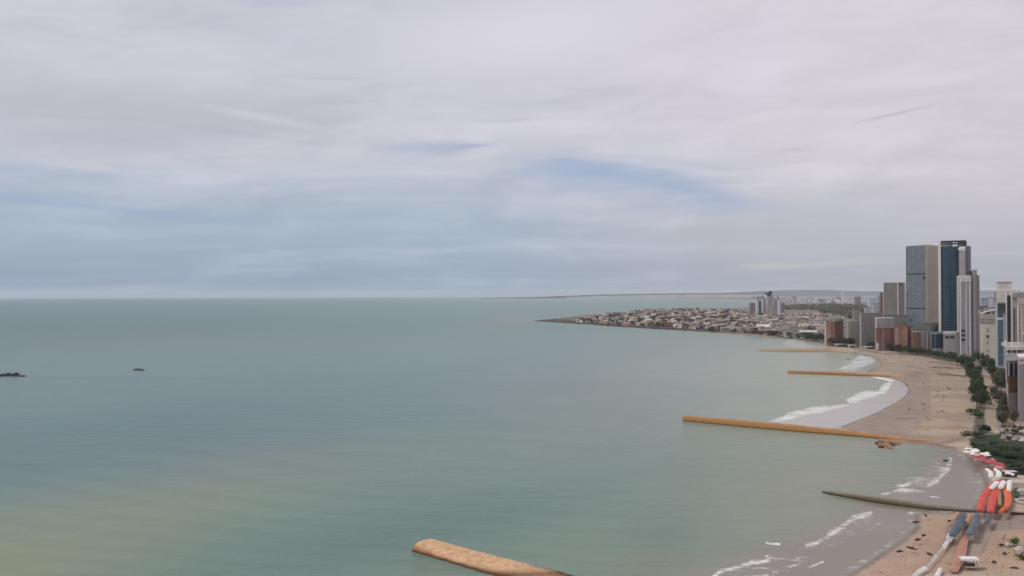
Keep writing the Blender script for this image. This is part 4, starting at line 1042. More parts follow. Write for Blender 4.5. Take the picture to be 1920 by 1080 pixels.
# ------------------------------------------------------------------ cluster of towers on the neck of the peninsula
for i, (xa, xb, top, base, m, lb) in enumerate([
    (1404, 1416, 569, 592, 'lilac', 'hazy lilac grey tower, leftmost of the far tower cluster'), (1417, 1427, 563, 593, 'farwhite', 'pale tower with a dark stripe in the far tower cluster'),
    (1429, 1436, 560, 591, 'stripe', 'striped grey tower left of the tall dark topped tower'), (1438, 1449, 556, 593, 'grey2', 'tallest tower of the far cluster with a dark top'),
    (1450, 1457, 563, 591, 'lilac', 'grey tower right of the tall dark topped tower'), (1458, 1464, 562, 596, 'farwhite', 'slender pale tower in the far cluster with an antenna'),
    (1464, 1471, 569, 593, 'taupe', 'taupe tower at the right end of the far cluster'), (1444, 1456, 575, 598, 'cream', 'low cream tower in front of the far cluster')]):
    Y = depth((xa + xb) / 2, base); mm = Fm.get(m, Fm['stripe'])
    root, L, h = simple('far_tower', lb, xa, xa + 2, xb, Y + 30, Y, Y + 6, top, mm, M['grey'], 2.0)
    mid = along(L[0], L[1], .5, -8)
    if 'dark stripe' in lb: panel(L[0], L[1], .45, .95, h * .1, h * .95, .6, .7).build('stripe', M['dark'], root)
    if 'dark top' in lb and 'tallest' in lb:
        MB().box(mid, 12, 12, h + 2, h + 9).build('plant_room', M['dark'], root); MB().box((mid[0] - 2, mid[1]), 26, 10, h + 9, h + 13).build('roof_deck', M['dark'], root)
        MB().box((mid[0] + 4, mid[1]), 8, 8, h + 13, h + 18).build('tank', M['dark'], root)
    if 'antenna' in lb or 'striped grey' in lb or 'grey tower right' in lb:
        MB().box(mid, 3, 3, h + 2, h + 9).build('plant_room', M['dark'], root)
        MB().tube([(*mid, h + 9), (*mid, h + 17)], .6, 5).build('antenna', M['dark'], root)
for px, top, lb in ((1422, 556, 'tower crane with its jib pointing left above the pale striped tower'), (1580, 545, 'thin white mast tower rising over the white far town')):
    Y = 3000 if px < 1500 else 5400; x = X(px, Y); z1 = Z(px, top, Y)
    r = empty('tower_crane' if px < 1500 else 'mast_tower', (x, Y, 1), label=lb, cat='crane' if px < 1500 else 'mast')
    MB().box((0, 0), 2.5 if px < 1500 else 7, 2.5 if px < 1500 else 7, 0, z1 - 1).build('mast', M['dark'] if px < 1500 else M['white'], r)
    if px < 1500:
        MB().box((-6, 0), 34, 2, z1 - 4, z1 - 2).build('jib', M['dark'], r); MB().box((8, 0), 5, 3, z1 - 7, z1 - 4).build('counterweight', M['dark'], r)
    else:
        MB().box((0, 0), 16, 3, z1 - 14, z1 - 11).build('cross_arm', M['offwhite'], r)
# ------------------------------------------------------------------ white far town
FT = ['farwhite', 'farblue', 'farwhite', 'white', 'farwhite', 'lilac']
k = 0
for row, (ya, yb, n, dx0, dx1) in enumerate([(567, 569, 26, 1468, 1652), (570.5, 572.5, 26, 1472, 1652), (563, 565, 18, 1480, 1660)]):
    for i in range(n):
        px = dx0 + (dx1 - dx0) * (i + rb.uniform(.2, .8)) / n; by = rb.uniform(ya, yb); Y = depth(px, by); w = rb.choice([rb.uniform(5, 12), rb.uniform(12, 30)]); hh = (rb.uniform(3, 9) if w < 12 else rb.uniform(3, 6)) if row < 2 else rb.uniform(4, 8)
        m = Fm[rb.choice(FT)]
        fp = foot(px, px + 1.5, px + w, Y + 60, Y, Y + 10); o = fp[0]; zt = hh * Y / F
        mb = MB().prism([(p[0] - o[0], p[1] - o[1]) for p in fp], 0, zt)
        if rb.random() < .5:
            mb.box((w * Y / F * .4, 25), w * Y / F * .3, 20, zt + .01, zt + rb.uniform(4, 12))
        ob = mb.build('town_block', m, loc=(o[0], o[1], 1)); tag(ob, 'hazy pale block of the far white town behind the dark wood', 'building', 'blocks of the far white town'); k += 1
# dark wood between town and peninsula
def woodland(name, poly, n, hmin, hmax, size, m, seed):
    rnd = random.Random(seed); mb = MB(); xs = [p[0] for p in poly]; ys = [p[1] for p in poly]; c = 0; g2 = 0
    pa = np.array
    while c < n and g2 < n * 20:
        g2 += 1; px, py = rnd.uniform(min(xs), max(xs)), rnd.uniform(min(ys), max(ys))
        if not bool(inside(pa([px]), pa([py]), poly)[0]): continue
        c += 1; p = P(px, py, 1); hh = rnd.uniform(hmin, hmax)
        for q in range(26):
            v = Vector((rnd.gauss(0, 1), rnd.gauss(0, 1), abs(rnd.gauss(0, 1)))).normalized()
            cc = Vector((p.x, p.y, hh * .25)) + Vector((v.x * size, v.y * size, v.z * hh * .75)) * rnd.uniform(.7, 1.05); s = size * rnd.uniform(.14, .32)
            e1 = v.orthogonal().normalized() * s; e2 = v.cross(e1).normalized() * s
            mb.face([cc - e1, cc - e2, cc + e1 * 1.2, cc + e2])
    o = mb.build(name, m); return tag(o, kind='stuff')
tag(woodland('woodland', [(1470, 577), (1500, 573), (1560, 571.5), (1600, 573), (1640, 577), (1660, 592), (1650, 604), (1600, 606), (1570, 596), (1545, 588), (1520, 581), (1475, 582)], 640, 10, 18, 14, M['leafb'], 3), 'belt of grey green woodland before the white far town', 'woodland')

# ------------------------------------------------------------------ houses
HM = {}
for nm, wc, rc in [('white', (.68, .66, .63), (.56, .54, .52)), ('pink', (.52, .41, .36), (.36, .22, .17)), ('cream', (.60, .54, .46), (.50, .43, .36)), ('grey', (.34, .33, .32), (.28, .27, .26)),
                   ('dark', (.10, .085, .09), (.06, .05, .055)), ('tan', (.50, .43, .35), (.44, .35, .27)), ('maroon', (.20, .11, .10), (.15, .085, .08))]:
    HM[nm] = (mat(nm + '_house_wall', wc, .85, .12, .08), mat(nm + '_house_roof', rc, .9, .2, .1))

def house_mesh(kind, style, seed):
    rnd = random.Random(seed); mb = MB(); w, d, h = rnd.uniform(10, 18), rnd.uniform(8, 13), rnd.uniform(4.5, 9)
    mb.box((0, 0), w, d, 0, h)
    n = int(w // 3)
    for i in range(n):
        mb.box((-w / 2 + (i + .5) * w / n, -d / 2 - .03), w / n * .45, .1, h * .4, h * .75, mi=2)
    if style == 0:
        mb.face([(-w/2-.5, -d/2-.5, h), (w/2+.5, -d/2-.5, h), (w/2+.5, 0, h+2.6), (-w/2-.5, 0, h+2.6)], mi=1); mb.face([(w/2+.5, d/2+.5, h), (-w/2-.5, d/2+.5, h), (-w/2-.5, 0, h+2.6), (w/2+.5, 0, h+2.6)], mi=1)
        mb.face([(-w/2, d/2, h), (-w/2, -d/2, h), (-w/2, 0, h+2.4)]); mb.face([(w/2, -d/2, h), (w/2, d/2, h), (w/2, 0, h+2.4)])
    elif style == 1:
        mb.box((0, 0), w + .6, d + .6, h + .004, h + .7, mi=1); mb.box((w * .2, 0), w * .35, d * .5, h + .7, h + 3, mi=0)
    else:
        mb.box((0, 0), w + .4, d + .4, h + .004, h + .5, mi=1); mb.box((-w * .22, .5), w * .5, d * .8, h + .5, h + 3.8, mi=0); mb.box((-w * .22, .5), w * .55, d * .85, h + 3.81, h + 4.2, mi=1)
    return mb.mesh('house', [*HM[kind], M['dark']])
HOUSES = {k: [house_mesh(k, s % 3, s * 5 + len(k)) for s in range(4)] for k in HM}
LBL = {'white': 'small white house packed on the peninsula', 'pink': 'pinkish red roofed house packed on the peninsula', 'cream': 'cream house packed on the peninsula', 'grey': 'grey house packed on the peninsula',
       'dark': 'blackish house packed on the peninsula', 'tan': 'tan house packed on the peninsula', 'maroon': 'maroon house packed on the peninsula'}
PEN = [(1066, 603.5), (1120, 598), (1180, 590), (1225, 583.5), (1300, 584), (1390, 586), (1405, 600), (1420, 622), (1370, 621.5), (1300, 617.5), (1230, 613.5), (1150, 609)]

def fill_points(poly, n, rnd, md):
    out = []; xs = [p[0] for p in poly]; ys = [p[1] for p in poly]; t = 0
    while len(out) < n and t < n * 60:
        t += 1; px, py = rnd.uniform(min(xs), max(xs)), rnd.uniform(min(ys), max(ys))
        if not bool(inside(np.array([px]), np.array([py]), poly)[0]): continue
        if any(abs(px - a) < md * 2.2 and abs(py - b) < md for a, b in out): continue
        out.append((px, py))
    return out
shore_np = shore
def gz(p):
    """ground height under a point of the peninsula"""
    sd = float(sdist(np.array([p.x]), np.array([p.y]), shore)[0]); px, py, _ = to_px(np.array([p.x]), np.array([p.y]), np.array([0.0]))
    r = math.hypot(p.x, p.y); pen = float(sm(np.array(r), 1700, 2300) * sm(np.array(-px[0]), -1440, -1330)) * (r < 6000)
    return min(max(sd * .055, 0), 1.9) + pen * min(max(sd - 12, 0), 160) * .045 - .3
rh = random.Random(21)
for (px, py) in fill_points(PEN, 235, rh, 1.5):
    left = px < 1180
    kd = rh.choices(['white', 'pink', 'cream', 'grey', 'dark', 'tan', 'maroon'], [3, 4, 4, 2, 2, 5, 1] if left else ([6, 3, 4, 3, 3, 3, 1] if py > 600 else [3, 4, 4, 3, 2, 4, 3]))[0]
    p = P(px, py, 2); s = rh.uniform(.5, 1.0)
    o = bpy.data.objects.new('house', rh.choice(HOUSES[kd])); C.objects.link(o); o.location = (p.x, p.y, gz(p)); o.rotation_euler = (0, 0, rh.uniform(-.8, .8)); o.scale = (s, s, s)
    tag(o, LBL[kd], 'house', kd + ' houses of the peninsula')
def many_houses(name, poly, n, kinds, rnd, smin, smax, label):
    mb = MB(); ks = list(dict.fromkeys(kinds)); mats = [m for k in ks for m in HM[k]] + [M['dark']]
    for (px, py) in fill_points(poly, n, rnd, .35):
        k = ks.index(rnd.choice(kinds)); p = P(px, py, 2); z = gz(p); w, d, h = rnd.uniform(smin, smax), rnd.uniform(smin, smax) * .8, rnd.uniform(4, 8.5); a = rnd.uniform(-.8, .8)
        mb.box((p.x, p.y), w, d, z, z + h, a, 2 * k)
        mb.box((p.x, p.y), w + .5, d + .5, z + h + .004, z + h + rnd.uniform(.6, 2.2), a, 2 * k + 1)
        if rnd.random() < .5: mb.box((p.x + math.sin(a) * (d / 2 + .05), p.y - math.cos(a) * (d / 2 + .05)), w * .5, .1, z + h * .35, z + h * .8, a, len(mats) - 1)
    o = mb.build(name, mats); tag(o, label, 'houses', kind='stuff')
many_houses('crowded_houses', PEN, 900, ['white', 'white', 'pink', 'cream', 'dark', 'dark', 'dark', 'tan', 'maroon', 'grey'], rh, 6, 12, 'mass of small houses and sheds filling the peninsula')
many_houses('low_town', [(1390, 586), (1470, 590), (1540, 590), (1600, 594), (1600, 612), (1545, 630), (1500, 633), (1440, 628), (1420, 620)], 560, ['grey', 'grey', 'tan', 'cream', 'grey', 'tan', 'grey', 'white', 'dark', 'pink'], rh, 7, 15, 'mass of low grey and brown buildings on the neck of land')
for (px, py) in fill_points([(1085, 605), (1180, 592), (1225, 585), (1400, 586), (1425, 620), (1380, 623), (1230, 615), (1150, 611)], 50, rh, 1.5):
    p = P(px, py, 2); t = tree(px, py, rh.uniform(7, 11), rh.uniform(10, 20), rh.choice(['dark', 'grey', 'brown']), 'dark tree between the packed peninsula houses', 'trees among the peninsula houses', rnd=rh, z=2)
    t.location.z = gz(p)
# low town on the neck of the peninsula
for (px, py) in fill_points([(1395, 586), (1470, 590), (1540, 592), (1590, 596), (1588, 612), (1545, 628), (1520, 634), (1440, 628), (1420, 620)], 60, rh, 2.6):
    kd = rh.choices(['white', 'pink', 'cream', 'grey', 'dark', 'tan', 'maroon'], [1, .7, 4, 6, .5, 5, 1.5 if py < 612 and px > 1470 else .3])[0]
    p = P(px, py, 2); s = rh.uniform(.8, 1.5)
    o = bpy.data.objects.new('house', rh.choice(HOUSES[kd])); C.objects.link(o); o.location = (p.x, p.y, gz(p)); o.rotation_euler = (0, 0, rh.uniform(-.4, .4)); o.scale = (s * 1.2, s, s * .8)
    tag(o, 'low ' + kd + ' house on the neck of land before the far towers', 'house', 'low ' + kd + ' houses on the neck of land')
for (px, py) in fill_points([(1395, 588), (1590, 598), (1580, 612), (1530, 634), (1440, 628)], 20, rh, 1.7):
    p = P(px, py, 2); t = tree(px, py, rh.uniform(6, 10), rh.uniform(10, 18), rh.choice(['grey', 'brown', 'grey', 'dark']), 'greyish tree between the low houses on the neck of land', 'trees among the low houses', rnd=rh, z=2)
tag(woodland('scrub', [(1395, 590), (1590, 598), (1582, 614), (1530, 634), (1440, 629)], 150, 5, 9, 7, M['leafbrown'], 13), 'greyish brown trees among the low houses on the neck of land', 'scrub')
tag(woodland('scrub', [(1090, 604), (1180, 594), (1225, 586), (1400, 588), (1425, 621), (1380, 623), (1230, 615)], 130, 5, 9, 7, M['leafa'], 14), 'dark scrub between the peninsula houses', 'scrub')
for xa, xb, by, hh, m, lb in [(1421, 1446, 621, 11, 'white', 'bright white hall with a steep pointed right end on the far shore'), (1466, 1502, 625, 6, 'offwhite', 'long pale low roof right of the bright white hall'),
                              (1476, 1492, 601, 5, 'cream', 'pale cream shed high on the neck of land'), (1503, 1540, 624, 7, 'cream', 'long cream roofed hall left of the red brown block'), (1445, 1468, 606, 4, 'offwhite', 'flat pale roof below the far tower cluster'),
                              (1494, 1508, 631, 4, 'white', 'small white pavilion among the shore trees'), (1524, 1540, 632.5, 3.5, 'white', 'white roofed pavilion left of the deep green grove'), (1446, 1458, 626, 4, 'offwhite', 'small pale house at the shore right of the white hall'),
                              (1500, 1536, 592, 4, 'offwhite', 'pale shed row in front of the woodland')]:
    Y = depth(xa, by); p = (X(xa, Y), Y); w = X(xb, Y) - p[0]; h = hh * Y / F; r = empty('long_hall', (p[0], Y, 1.5), label=lb, cat='hall')
    MB().box((w / 2, 9), w, 18, 0, h * .6).build('wall', M['lilac'] if m != 'white' else M['white'], r)
    rf = MB(); z0, z1 = h * .6, h
    rf.face([(-1, -1, z0), (w + 1, -1, z0), (w + 1, 9, z1), (-1, 9, z1)]); rf.face([(w + 1, 19, z0), (-1, 19, z0), (-1, 9, z1), (w + 1, 9, z1)])
    rf.face([(-1, 19, z0), (-1, -1, z0), (-1, 9, z1)]); rf.face([(w + 1, -1, z0), (w + 1, 19, z0), (w + 1, 9, z1)]); rf.build('roof', M[m], r)
    for j in range(max(2, int(w / 9))): MB().box((4 + j * 9, -.04), 4, .1, h * .15, h * .4).build('window', M['dark'], r)
    if 'steep pointed' in lb: MB().prism([(w - 4, -.8), (w + .5, -.8), (w + .5, 4), (w - 4, 4)], 0, h * 1.35, ztop=[h * 1.1, h * 1.5, h * 1.5, h * 1.1]).build('gable_tower', M['white'], r)
# rock edging of the peninsula tip
for i in range(80):
    t = i / 79; px = 1004 + (1260 - 1004) * t; py = 602.2 + (618.5 - 602.2) * t - rh.uniform(0, 1.6) * (.3 + t); p = P(px, py); s = rh.uniform(3, 6) * (.6 + .8 * t)
    rock('boulder', 200 + i, (s * 1.9, s * 1.3, s * .55), (p.x, p.y, .3), M['rockbrown'], rh.uniform(-.4, .4), 2, label='dark brown shore boulder edging the thin tip of the peninsula', cat='boulder', group='boulders at the peninsula tip')

# ------------------------------------------------------------------ beach: awnings, parasols, shelter, driftwood
def cloth(name, col, var=.12):
    m, g, b = new_mat(name); tc = g.n.new('ShaderNodeTexCoord').outputs['Object']
    n1 = g.noise(tc, .35, 5, .65); n2 = g.noise(tc, 2.2, 5, .7)
    pale = tuple(c * .75 + .12 for c in col); c = g.mix(g.sstep(n1, .42, .72, 0, .8), col, pale)
    c = g.mix(g.sstep(n2, .55, .72, 0, .55), c, tuple(k * .45 for k in col))
    g.l.new(c, b.inputs['Base Color']); b.inputs['Roughness'].default_value = .9; b.inputs['Specular IOR Level'].default_value = .15
    bn = g.n.new('ShaderNodeBump'); bn.inputs['Strength'].default_value = .6; bn.inputs['Distance'].default_value = .25
    g.l.new(n2, bn.inputs['Height']); g.l.new(bn.outputs[0], b.inputs['Normal']); return m
CL = {'red': cloth('coral_red_cloth', (.60, .095, .075)), 'orange': cloth('orange_red_cloth', (.66, .15, .065)), 'blue': cloth('slate_blue_cloth', (.10, .122, .165)), 'slate': cloth('slate_grey_cloth', (.13, .14, .17)),
      'coral': cloth('faded_coral_cloth', (.42, .22, .165), .3), 'white': cloth('white_cloth', (.78, .76, .73)), 'khaki': cloth('khaki_cloth', (.36, .26, .11)), 'pink': cloth('crimson_cloth', (.42, .085, .11), .25), 'peach': cloth('peach_cloth', (.52, .32, .20))}

def awning(pxs, wpx, key, label, z=2.4, ground=1.7, sag=.26, taper=None, seg=3.0, arch=.5):
    pts = [P(a, b, z + ground) for a, b in pxs]; ws = [w * p.y / F for w, p in zip(wpx, pts)]
    base = pts[0].copy(); base.z = ground; root = empty('beach_awning', base, label=label, cat='awning')
    S = [0]
    for i in range(1, len(pts)): S.append(S[-1] + (pts[i] - pts[i - 1]).length)
    n = max(4, int(S[-1] / .55)); rings = []; poles = []
    for i in range(n + 1):
        s = S[-1] * i / n; k = min(max(j for j in range(len(S)) if S[j] <= s + 1e-6), len(S) - 2); t = (s - S[k]) / (S[k + 1] - S[k])
        def cr(a, b, c, d, t): return 0.5 * ((2 * b) + (c - a) * t + (2 * a - 5 * b + 4 * c - d) * t * t + (3 * b - a - 3 * c + d) * t ** 3)
        q = [pts[max(k - 1, 0)], pts[k], pts[k + 1], pts[min(k + 2, len(pts) - 1)]]
        c = Vector((cr(q[0].x, q[1].x, q[2].x, q[3].x, t), cr(q[0].y, q[1].y, q[2].y, q[3].y, t), 0)); w = ws[k] + (ws[k + 1] - ws[k]) * t
        d = (q[2] - q[1]).normalized(); nn = Vector((d.y, -d.x, 0)).normalized()
        ph = abs(math.sin(math.pi * s / seg)); zb = z - sag * 1.6 * (1 - ph)
        ring = []
        for u in (-1, -.98, -.6, -.2, .2, .6, .98, 1):
            zz = zb + arch * (1 - u * u) - (.30 if abs(u) == 1 else 0) + .10 * math.sin(u * 7 + s * 2.3 + len(label)) * (1 - u * u) + .07 * math.sin(s * 5.1 + u * 3)
            v = c + nn * u * w / 2 * (1 - .07 * (1 - ph)) * (1 if 0 < i < n else .8); ring.append((v.x - base.x, v.y - base.y, zz))
        rings.append(ring)
        if i % max(2, int(seg * 2 / .55)) == 0: poles += [ring[1], ring[6]]
    mb = MB()
    for i in range(n):
        for j in range(7): mb.face([rings[i][j], rings[i + 1][j], rings[i + 1][j + 1], rings[i][j + 1]])
    for e in (0, n): mb.face(rings[e])
    mb.build('canopy', CL[key], root, weld=True)
    for q in poles: MB().tube([(q[0], q[1], 0), (q[0], q[1], q[2])], .06, 5).build('pole', M['pole'], root)
    return root
awning([(1838, 954), (1842, 936), (1854, 917), (1868, 903)], [13, 13.5, 12, 11], 'red', 'long curved coral red awning nearest the water above the olive breakwater')
awning([(1857, 957), (1863, 932), (1871, 912), (1877, 901)], [12, 14, 14, 12], 'red', 'long straight coral red awning, second from the water')
awning([(1875, 945), (1874, 922), (1876, 910)], [7, 7, 6], 'khaki', 'narrow khaki awning between the red and orange ones', z=2.1)
awning([(1876, 958), (1889, 946), (1890, 928), (1885, 908)], [6, 11, 13, 12], 'orange', 'bright orange bent awning right of the khaki one')
awning([(1859, 914), (1870, 903)], [9, 10], 'white', 'white sheet over the upper end of the curved red awning', z=3.4)
awning([(1876, 913), (1882, 903)], [9, 10], 'white', 'white sheet between the red and orange awnings', z=3.3)
awning([(1892, 918), (1893, 902)], [8, 9], 'white', 'white sheet at the top right of the orange awning', z=3.2)
awning([(1862, 899), (1872, 897)], [4, 4], 'white', 'small flat white sheet just above the red awnings', z=3.2)
awning([(1858, 893), (1857, 884), (1849, 879)], [9, 8, 5], 'white', 'white hooked canopy, left of the pair below the crimson parasols', z=2.8)
awning([(1872, 893), (1873, 885), (1865, 879)], [10, 9, 5], 'white', 'white hooked canopy, right of the pair below the crimson parasols', z=2.8)
awning([(1786, 1002), (1797, 985), (1806, 964)], [13, 15, 14], 'blue', 'slate blue awning below the olive breakwater')
awning([(1818, 1000), (1826, 984), (1833, 964)], [15, 14, 11], 'slate', 'slate grey awning right of the blue one')
awning([(1850, 979), (1853, 964)], [9, 9], 'slate', 'short dark slate awning on the paving')
awning([(1788, 1068), (1800, 1042), (1806, 1018), (1812, 1003)], [15, 19, 15, 11], 'coral', 'long faded coral awning left of the white shelter', z=.7, arch=.12)
awning([(1812, 978), (1818, 966)], [9, 9], 'peach', 'small peach sheet between the blue and grey awnings', z=1.8)
awning([(1790, 972), (1796, 962)], [7, 7], 'peach', 'small peach sheet left of the blue awning', z=1.6)
awning([(1885, 886), (1902, 889)], [4, 4], 'white', 'thin white canopy over a dark kiosk beside the garden', z=2.8)
# white fabric wind fence running down to the bottom edge
def windfence():
    pl = [(1784, 1004), (1778, 1016), (1768, 1030), (1757, 1043), (1745, 1058), (1737, 1066), (1720, 1076), (1708, 1090)]
    pts = [P(a, b, 1.8) for a, b in pl]; base = pts[0].copy(); root = empty('wind_fence', base, label='broken white fabric strip running from the blue awning to the bottom edge', cat='wind fence')
    for i in range(len(pts) - 1):
        a, b = pts[i] - base, pts[i + 1] - base
        wd = [.85, .45, .18, .25, .16, .45, .35][i]; n = Vector((b.y - a.y, a.x - b.x, 0)).normalized() * wd
        m = MB(); m.face([a - n + Vector((0, 0, .06)), b - n * .9 + Vector((0, 0, .06)), b + n * .9 + Vector((0, 0, .75)), a + n + Vector((0, 0, .7))])
        m.face([a + n + Vector((0, 0, .7)), b + n * .9 + Vector((0, 0, .75)), b + n + Vector((0, 0, 0)), a + n * 1.1])
        m.build('fabric', CL['white'], root)
        MB().tube([a + n, a + n + Vector((0, 0, 1.0))], .06, 5).build('post', M['wood'], root)
windfence()
# low pale strip beside
awning([(1757, 1078), (1764, 1066)], [9, 8], 'white', 'pale sheet lying near the bottom edge beside the wind fence', z=.35)

def shelter():
    p = P(1817, 1064, 1.8); r = empty('beach_shelter', p, R(-6), label='small shelter with a thick white slab roof and dark bench beneath', cat='shelter')
    import bmesh
    bm = bmesh.new(); bmesh.ops.create_cube(bm, size=1); bmesh.ops.scale(bm, vec=(4.4, 2.6, .5), verts=bm.verts); bmesh.ops.bevel(bm, geom=bm.edges[:], offset=.2, segments=3)
    me = bpy.data.meshes.new('roof'); bm.to_mesh(me); bm.free(); me.materials.append(CL['white']); o = bpy.data.objects.new('roof', me); C.objects.link(o); o.parent = r; o.location = (0, 0, 2.35)
    for sx in (-1, 1):
        for sy in (-1, 1): MB().tube([(sx * 1.9, sy * 1.1, 0), (sx * 1.45, sy * .9, 2.15)], .07, 6).build('leg', M['dark'], r)
    MB().box((0, 0), 2.6, 1.5, .5, 1.15).build('bench', M['dark'], r)
    MB().box((.3, -1.2), 5.2, .5, .02, .14, R(-8)).build('footboard', M['rockbrown'], r)
shelter()

def parasol_proto():
    r = empty('beach_parasol', (0, 0, 0))
    mb = MB(); n = 8
    for i in range(n):
        a, b = 2 * math.pi * i / n, 2 * math.pi * (i + 1) / n; m_ = (a + b) / 2
        A0, B0 = (1.5 * math.cos(a), 1.5 * math.sin(a), 2.0), (1.5 * math.cos(b), 1.5 * math.sin(b), 2.0); mid = (1.38 * math.cos(m_), 1.38 * math.sin(m_), 2.02)
        mb.face([(0, 0, 2.7), A0, mid]); mb.face([(0, 0, 2.7), mid, B0])
        mb.face([A0, (A0[0], A0[1], 1.85), (mid[0], mid[1], 1.87), mid]); mb.face([mid, (mid[0], mid[1], 1.87), (B0[0], B0[1], 1.85), B0])
    mb.build('canopy', CL['pink'], r); MB().tube([(0, 0, 0), (0, 0, 2.75)], .05, 6).build('pole', M['pole'], r)
    return r
pr = parasol_proto(); pk = children(pr); first = True
mw = pk[0].data.copy(); mw.materials.clear(); mw.materials.append(CL['white'])
mp = pk[0].data.copy(); mp.materials.clear(); mp.materials.append(cloth('dusty_pink_cloth', (.50, .24, .22), .2))
rp = random.Random(3)
cr_pts = []
for i in range(34):
    t = (i + .5) / 34; px = 1828 + 55 * t + rp.uniform(-3, 3); py = 856 + 20 * t ** 1.2 + rp.uniform(-4.5, 6) - 4 * math.sin(math.pi * t) * 0; cr_pts.append((px, py, 'pink'))
for i in range(24):
    t = (i + .5) / 24; px = 1812 + 42 * t + rp.uniform(-2, 2); py = 845 + 9 * t + rp.uniform(-4, 5); cr_pts.append((px, py, 'white'))
for px, py, kd in cr_pts:
    c = pr if first else copy_tree(pr, pk); first = False
    p = P(px, py, 3.2); c.location = (p.x, p.y, 1.6); c.rotation_euler = (rp.uniform(-.15, .15), rp.uniform(-.15, .15), rp.uniform(0, 1)); s = rp.uniform(.7, 1.05); c.scale = (s, s, s)
    if kd == 'pink' and rp.random() < .4:
        [setattr(k_, 'data', mp) for k_ in C.objects if k_.parent == c and k_.name.startswith('canopy')]
        tag(c, 'dusty pink parasol among the crimson ones', 'parasol', 'dusty pink parasols among the crimson ones'); continue
    if kd == 'white':
        [setattr(k_, 'data', mw) for k_ in C.objects if k_.parent == c and k_.name.startswith('canopy')]
        tag(c, 'small white parasol in the crowd above the crimson ones', 'parasol', 'white parasols at the garden edge')
    else: tag(c, 'crimson parasol in the crowded strip between garden and water', 'parasol', 'crimson parasols between garden and water')
C_update = bpy.context.view_layer.update

for i, (px, py, s_) in enumerate([(1650, 831, 2.2), (1657, 834, 2.8), (1664, 836, 2.4), (1671, 833, 2.0), (1660, 829, 2.6), (1680, 831, 1.8), (1652, 838, 1.4), (1668, 839, 1.6)]):
    p = P(px, py, .3); s_ *= .75; rock('boulder', 320 + i, (s_ * 1.5, s_ * 1.2, s_ * .7), (p.x, p.y, .2), M['rocktan'] if i % 3 else M['rockbrown'], rp.uniform(0, 3), 2,
                           label='brown boulder in the pile below the landward end of the long orange breakwater', cat='boulder', group='boulders below the long orange breakwater')
def litter(name, poly, n, l0, l1, m, label, seed):
    rnd = random.Random(seed); mb = MB(); o0 = P(*poly[0], 1.6)
    for (px, py) in fill_points(poly, n, rnd, .2):
        q = P(px, py, 1.75) - o0; an = rnd.uniform(0, 3.1); l = rnd.uniform(l0, l1); z = .1
        d = Vector((math.cos(an) * l, math.sin(an) * l, 0)); k = Vector((-d.y, d.x, 0)) * rnd.uniform(.15, .5)
        q.z = z; mb.tube([q - d, q + k * .3 + Vector((0, 0, .1)), q + d], [l * .12, l * .22, l * .08], 5)
    o = mb.build(name, m, loc=o0); tag(o, label, 'litter', kind='stuff')
litter('beach_litter', [(1690, 690), (1812, 690), (1822, 790), (1812, 812), (1720, 812), (1700, 770)], 150, .3, 1.3, M['wood'], 'scattered dark weed and driftwood bits on the wide sand', 4)
litter('beach_litter', [(1600, 1080), (1716, 985), (1785, 985), (1740, 1075)], 80, .10, .32, M['wood'], 'scattered dark bits on the near beach', 5)
litter('beach_litter', [(1840, 1004), (1924, 1004), (1924, 1080), (1840, 1080)], 110, .12, .4, M['rockbrown'], 'scattered brown bits on the paving', 6)

# cream terrace by the right edge
def cream_terrace():
    p = P(1893, 962, 1.8); r = empty('beach_terrace', p, label='cream walled terrace with dark openings and a rounded basin at the right edge', cat='terrace')
    def q(px, py, z=1.8): v = P(px, py, z) - p; return (v.x, v.y)
    MB().prism([q(1893, 960), q(1925, 962), q(1925, 903), q(1896, 903)], 0, .35).build('deck', mat('cream_paving', (.45, .36, .28), .9, .15, .3), r)
    MB().prism([q(1894, 916), q(1925, 916), q(1925, 909), q(1894, 909)], .351, 2.2).build('parapet_wall', M['cream'], r)
    MB().prism([q(1907, 930), q(1925, 930), q(1925, 926), q(1907, 926)], .352, 1.9).build('parapet_wall', M['cream'], r)
    MB().prism([q(1903, 938), q(1911, 938), q(1911, 921), q(1903, 921)], .353, 1.3).build('hedge', M['leafa'], r)
    MB().prism([q(1911, 940), q(1925, 940), q(1925, 933), q(1911, 933)], .354, .9).build('dark_pool', M['darkglass'], r)
    c = q(1922, 945); ring = MB()
    ring.tube([(c[0] + 2.6 * math.cos(a), c[1] + 3.4 * math.sin(a), .8) for a in [2 * math.pi * k / 20 for k in range(21)]], .55, 7, cap=False); ring.build('basin_rim', M['cream'], r, smooth=True)
    MB().prism([(c[0] + 2.3 * math.cos(2 * math.pi * k / 16), c[1] + 3 * math.sin(2 * math.pi * k / 16)) for k in range(16)], .355, .8).build('basin_water', M['brown'], r)
cream_terrace()
p = P(1893, 894, 1.8); r = empty('snack_kiosk', p, label='dark low kiosk under the thin white canopy beside the garden', cat='kiosk')
MB().box((0, 0), 4.6, 2.6, 0, 2.1).build('wall', M['dark'], r); MB().box((0, -1.4), 3.6, .4, .8, 1.0).build('counter', M['wood'], r); MB().box((0, 0), 5.0, 3.0, 2.104, 2.3).build('roof', M['offwhite'], r)

# boardwalk planks and stakes
def stake(px0, py0, px1, py1, label):
    a, b = P(px0, py0, 1.8), P(px1, py1, 3.0); r = MB().tube([(0, 0, 0), tuple(b - a)], .12, 6); o = r.build('stake', M['wood'], loc=a); tag(o, label, 'stake')
stake(1880, 1012, 1885, 1002, 'dark leaning stake on the paving left of the green shrubs')

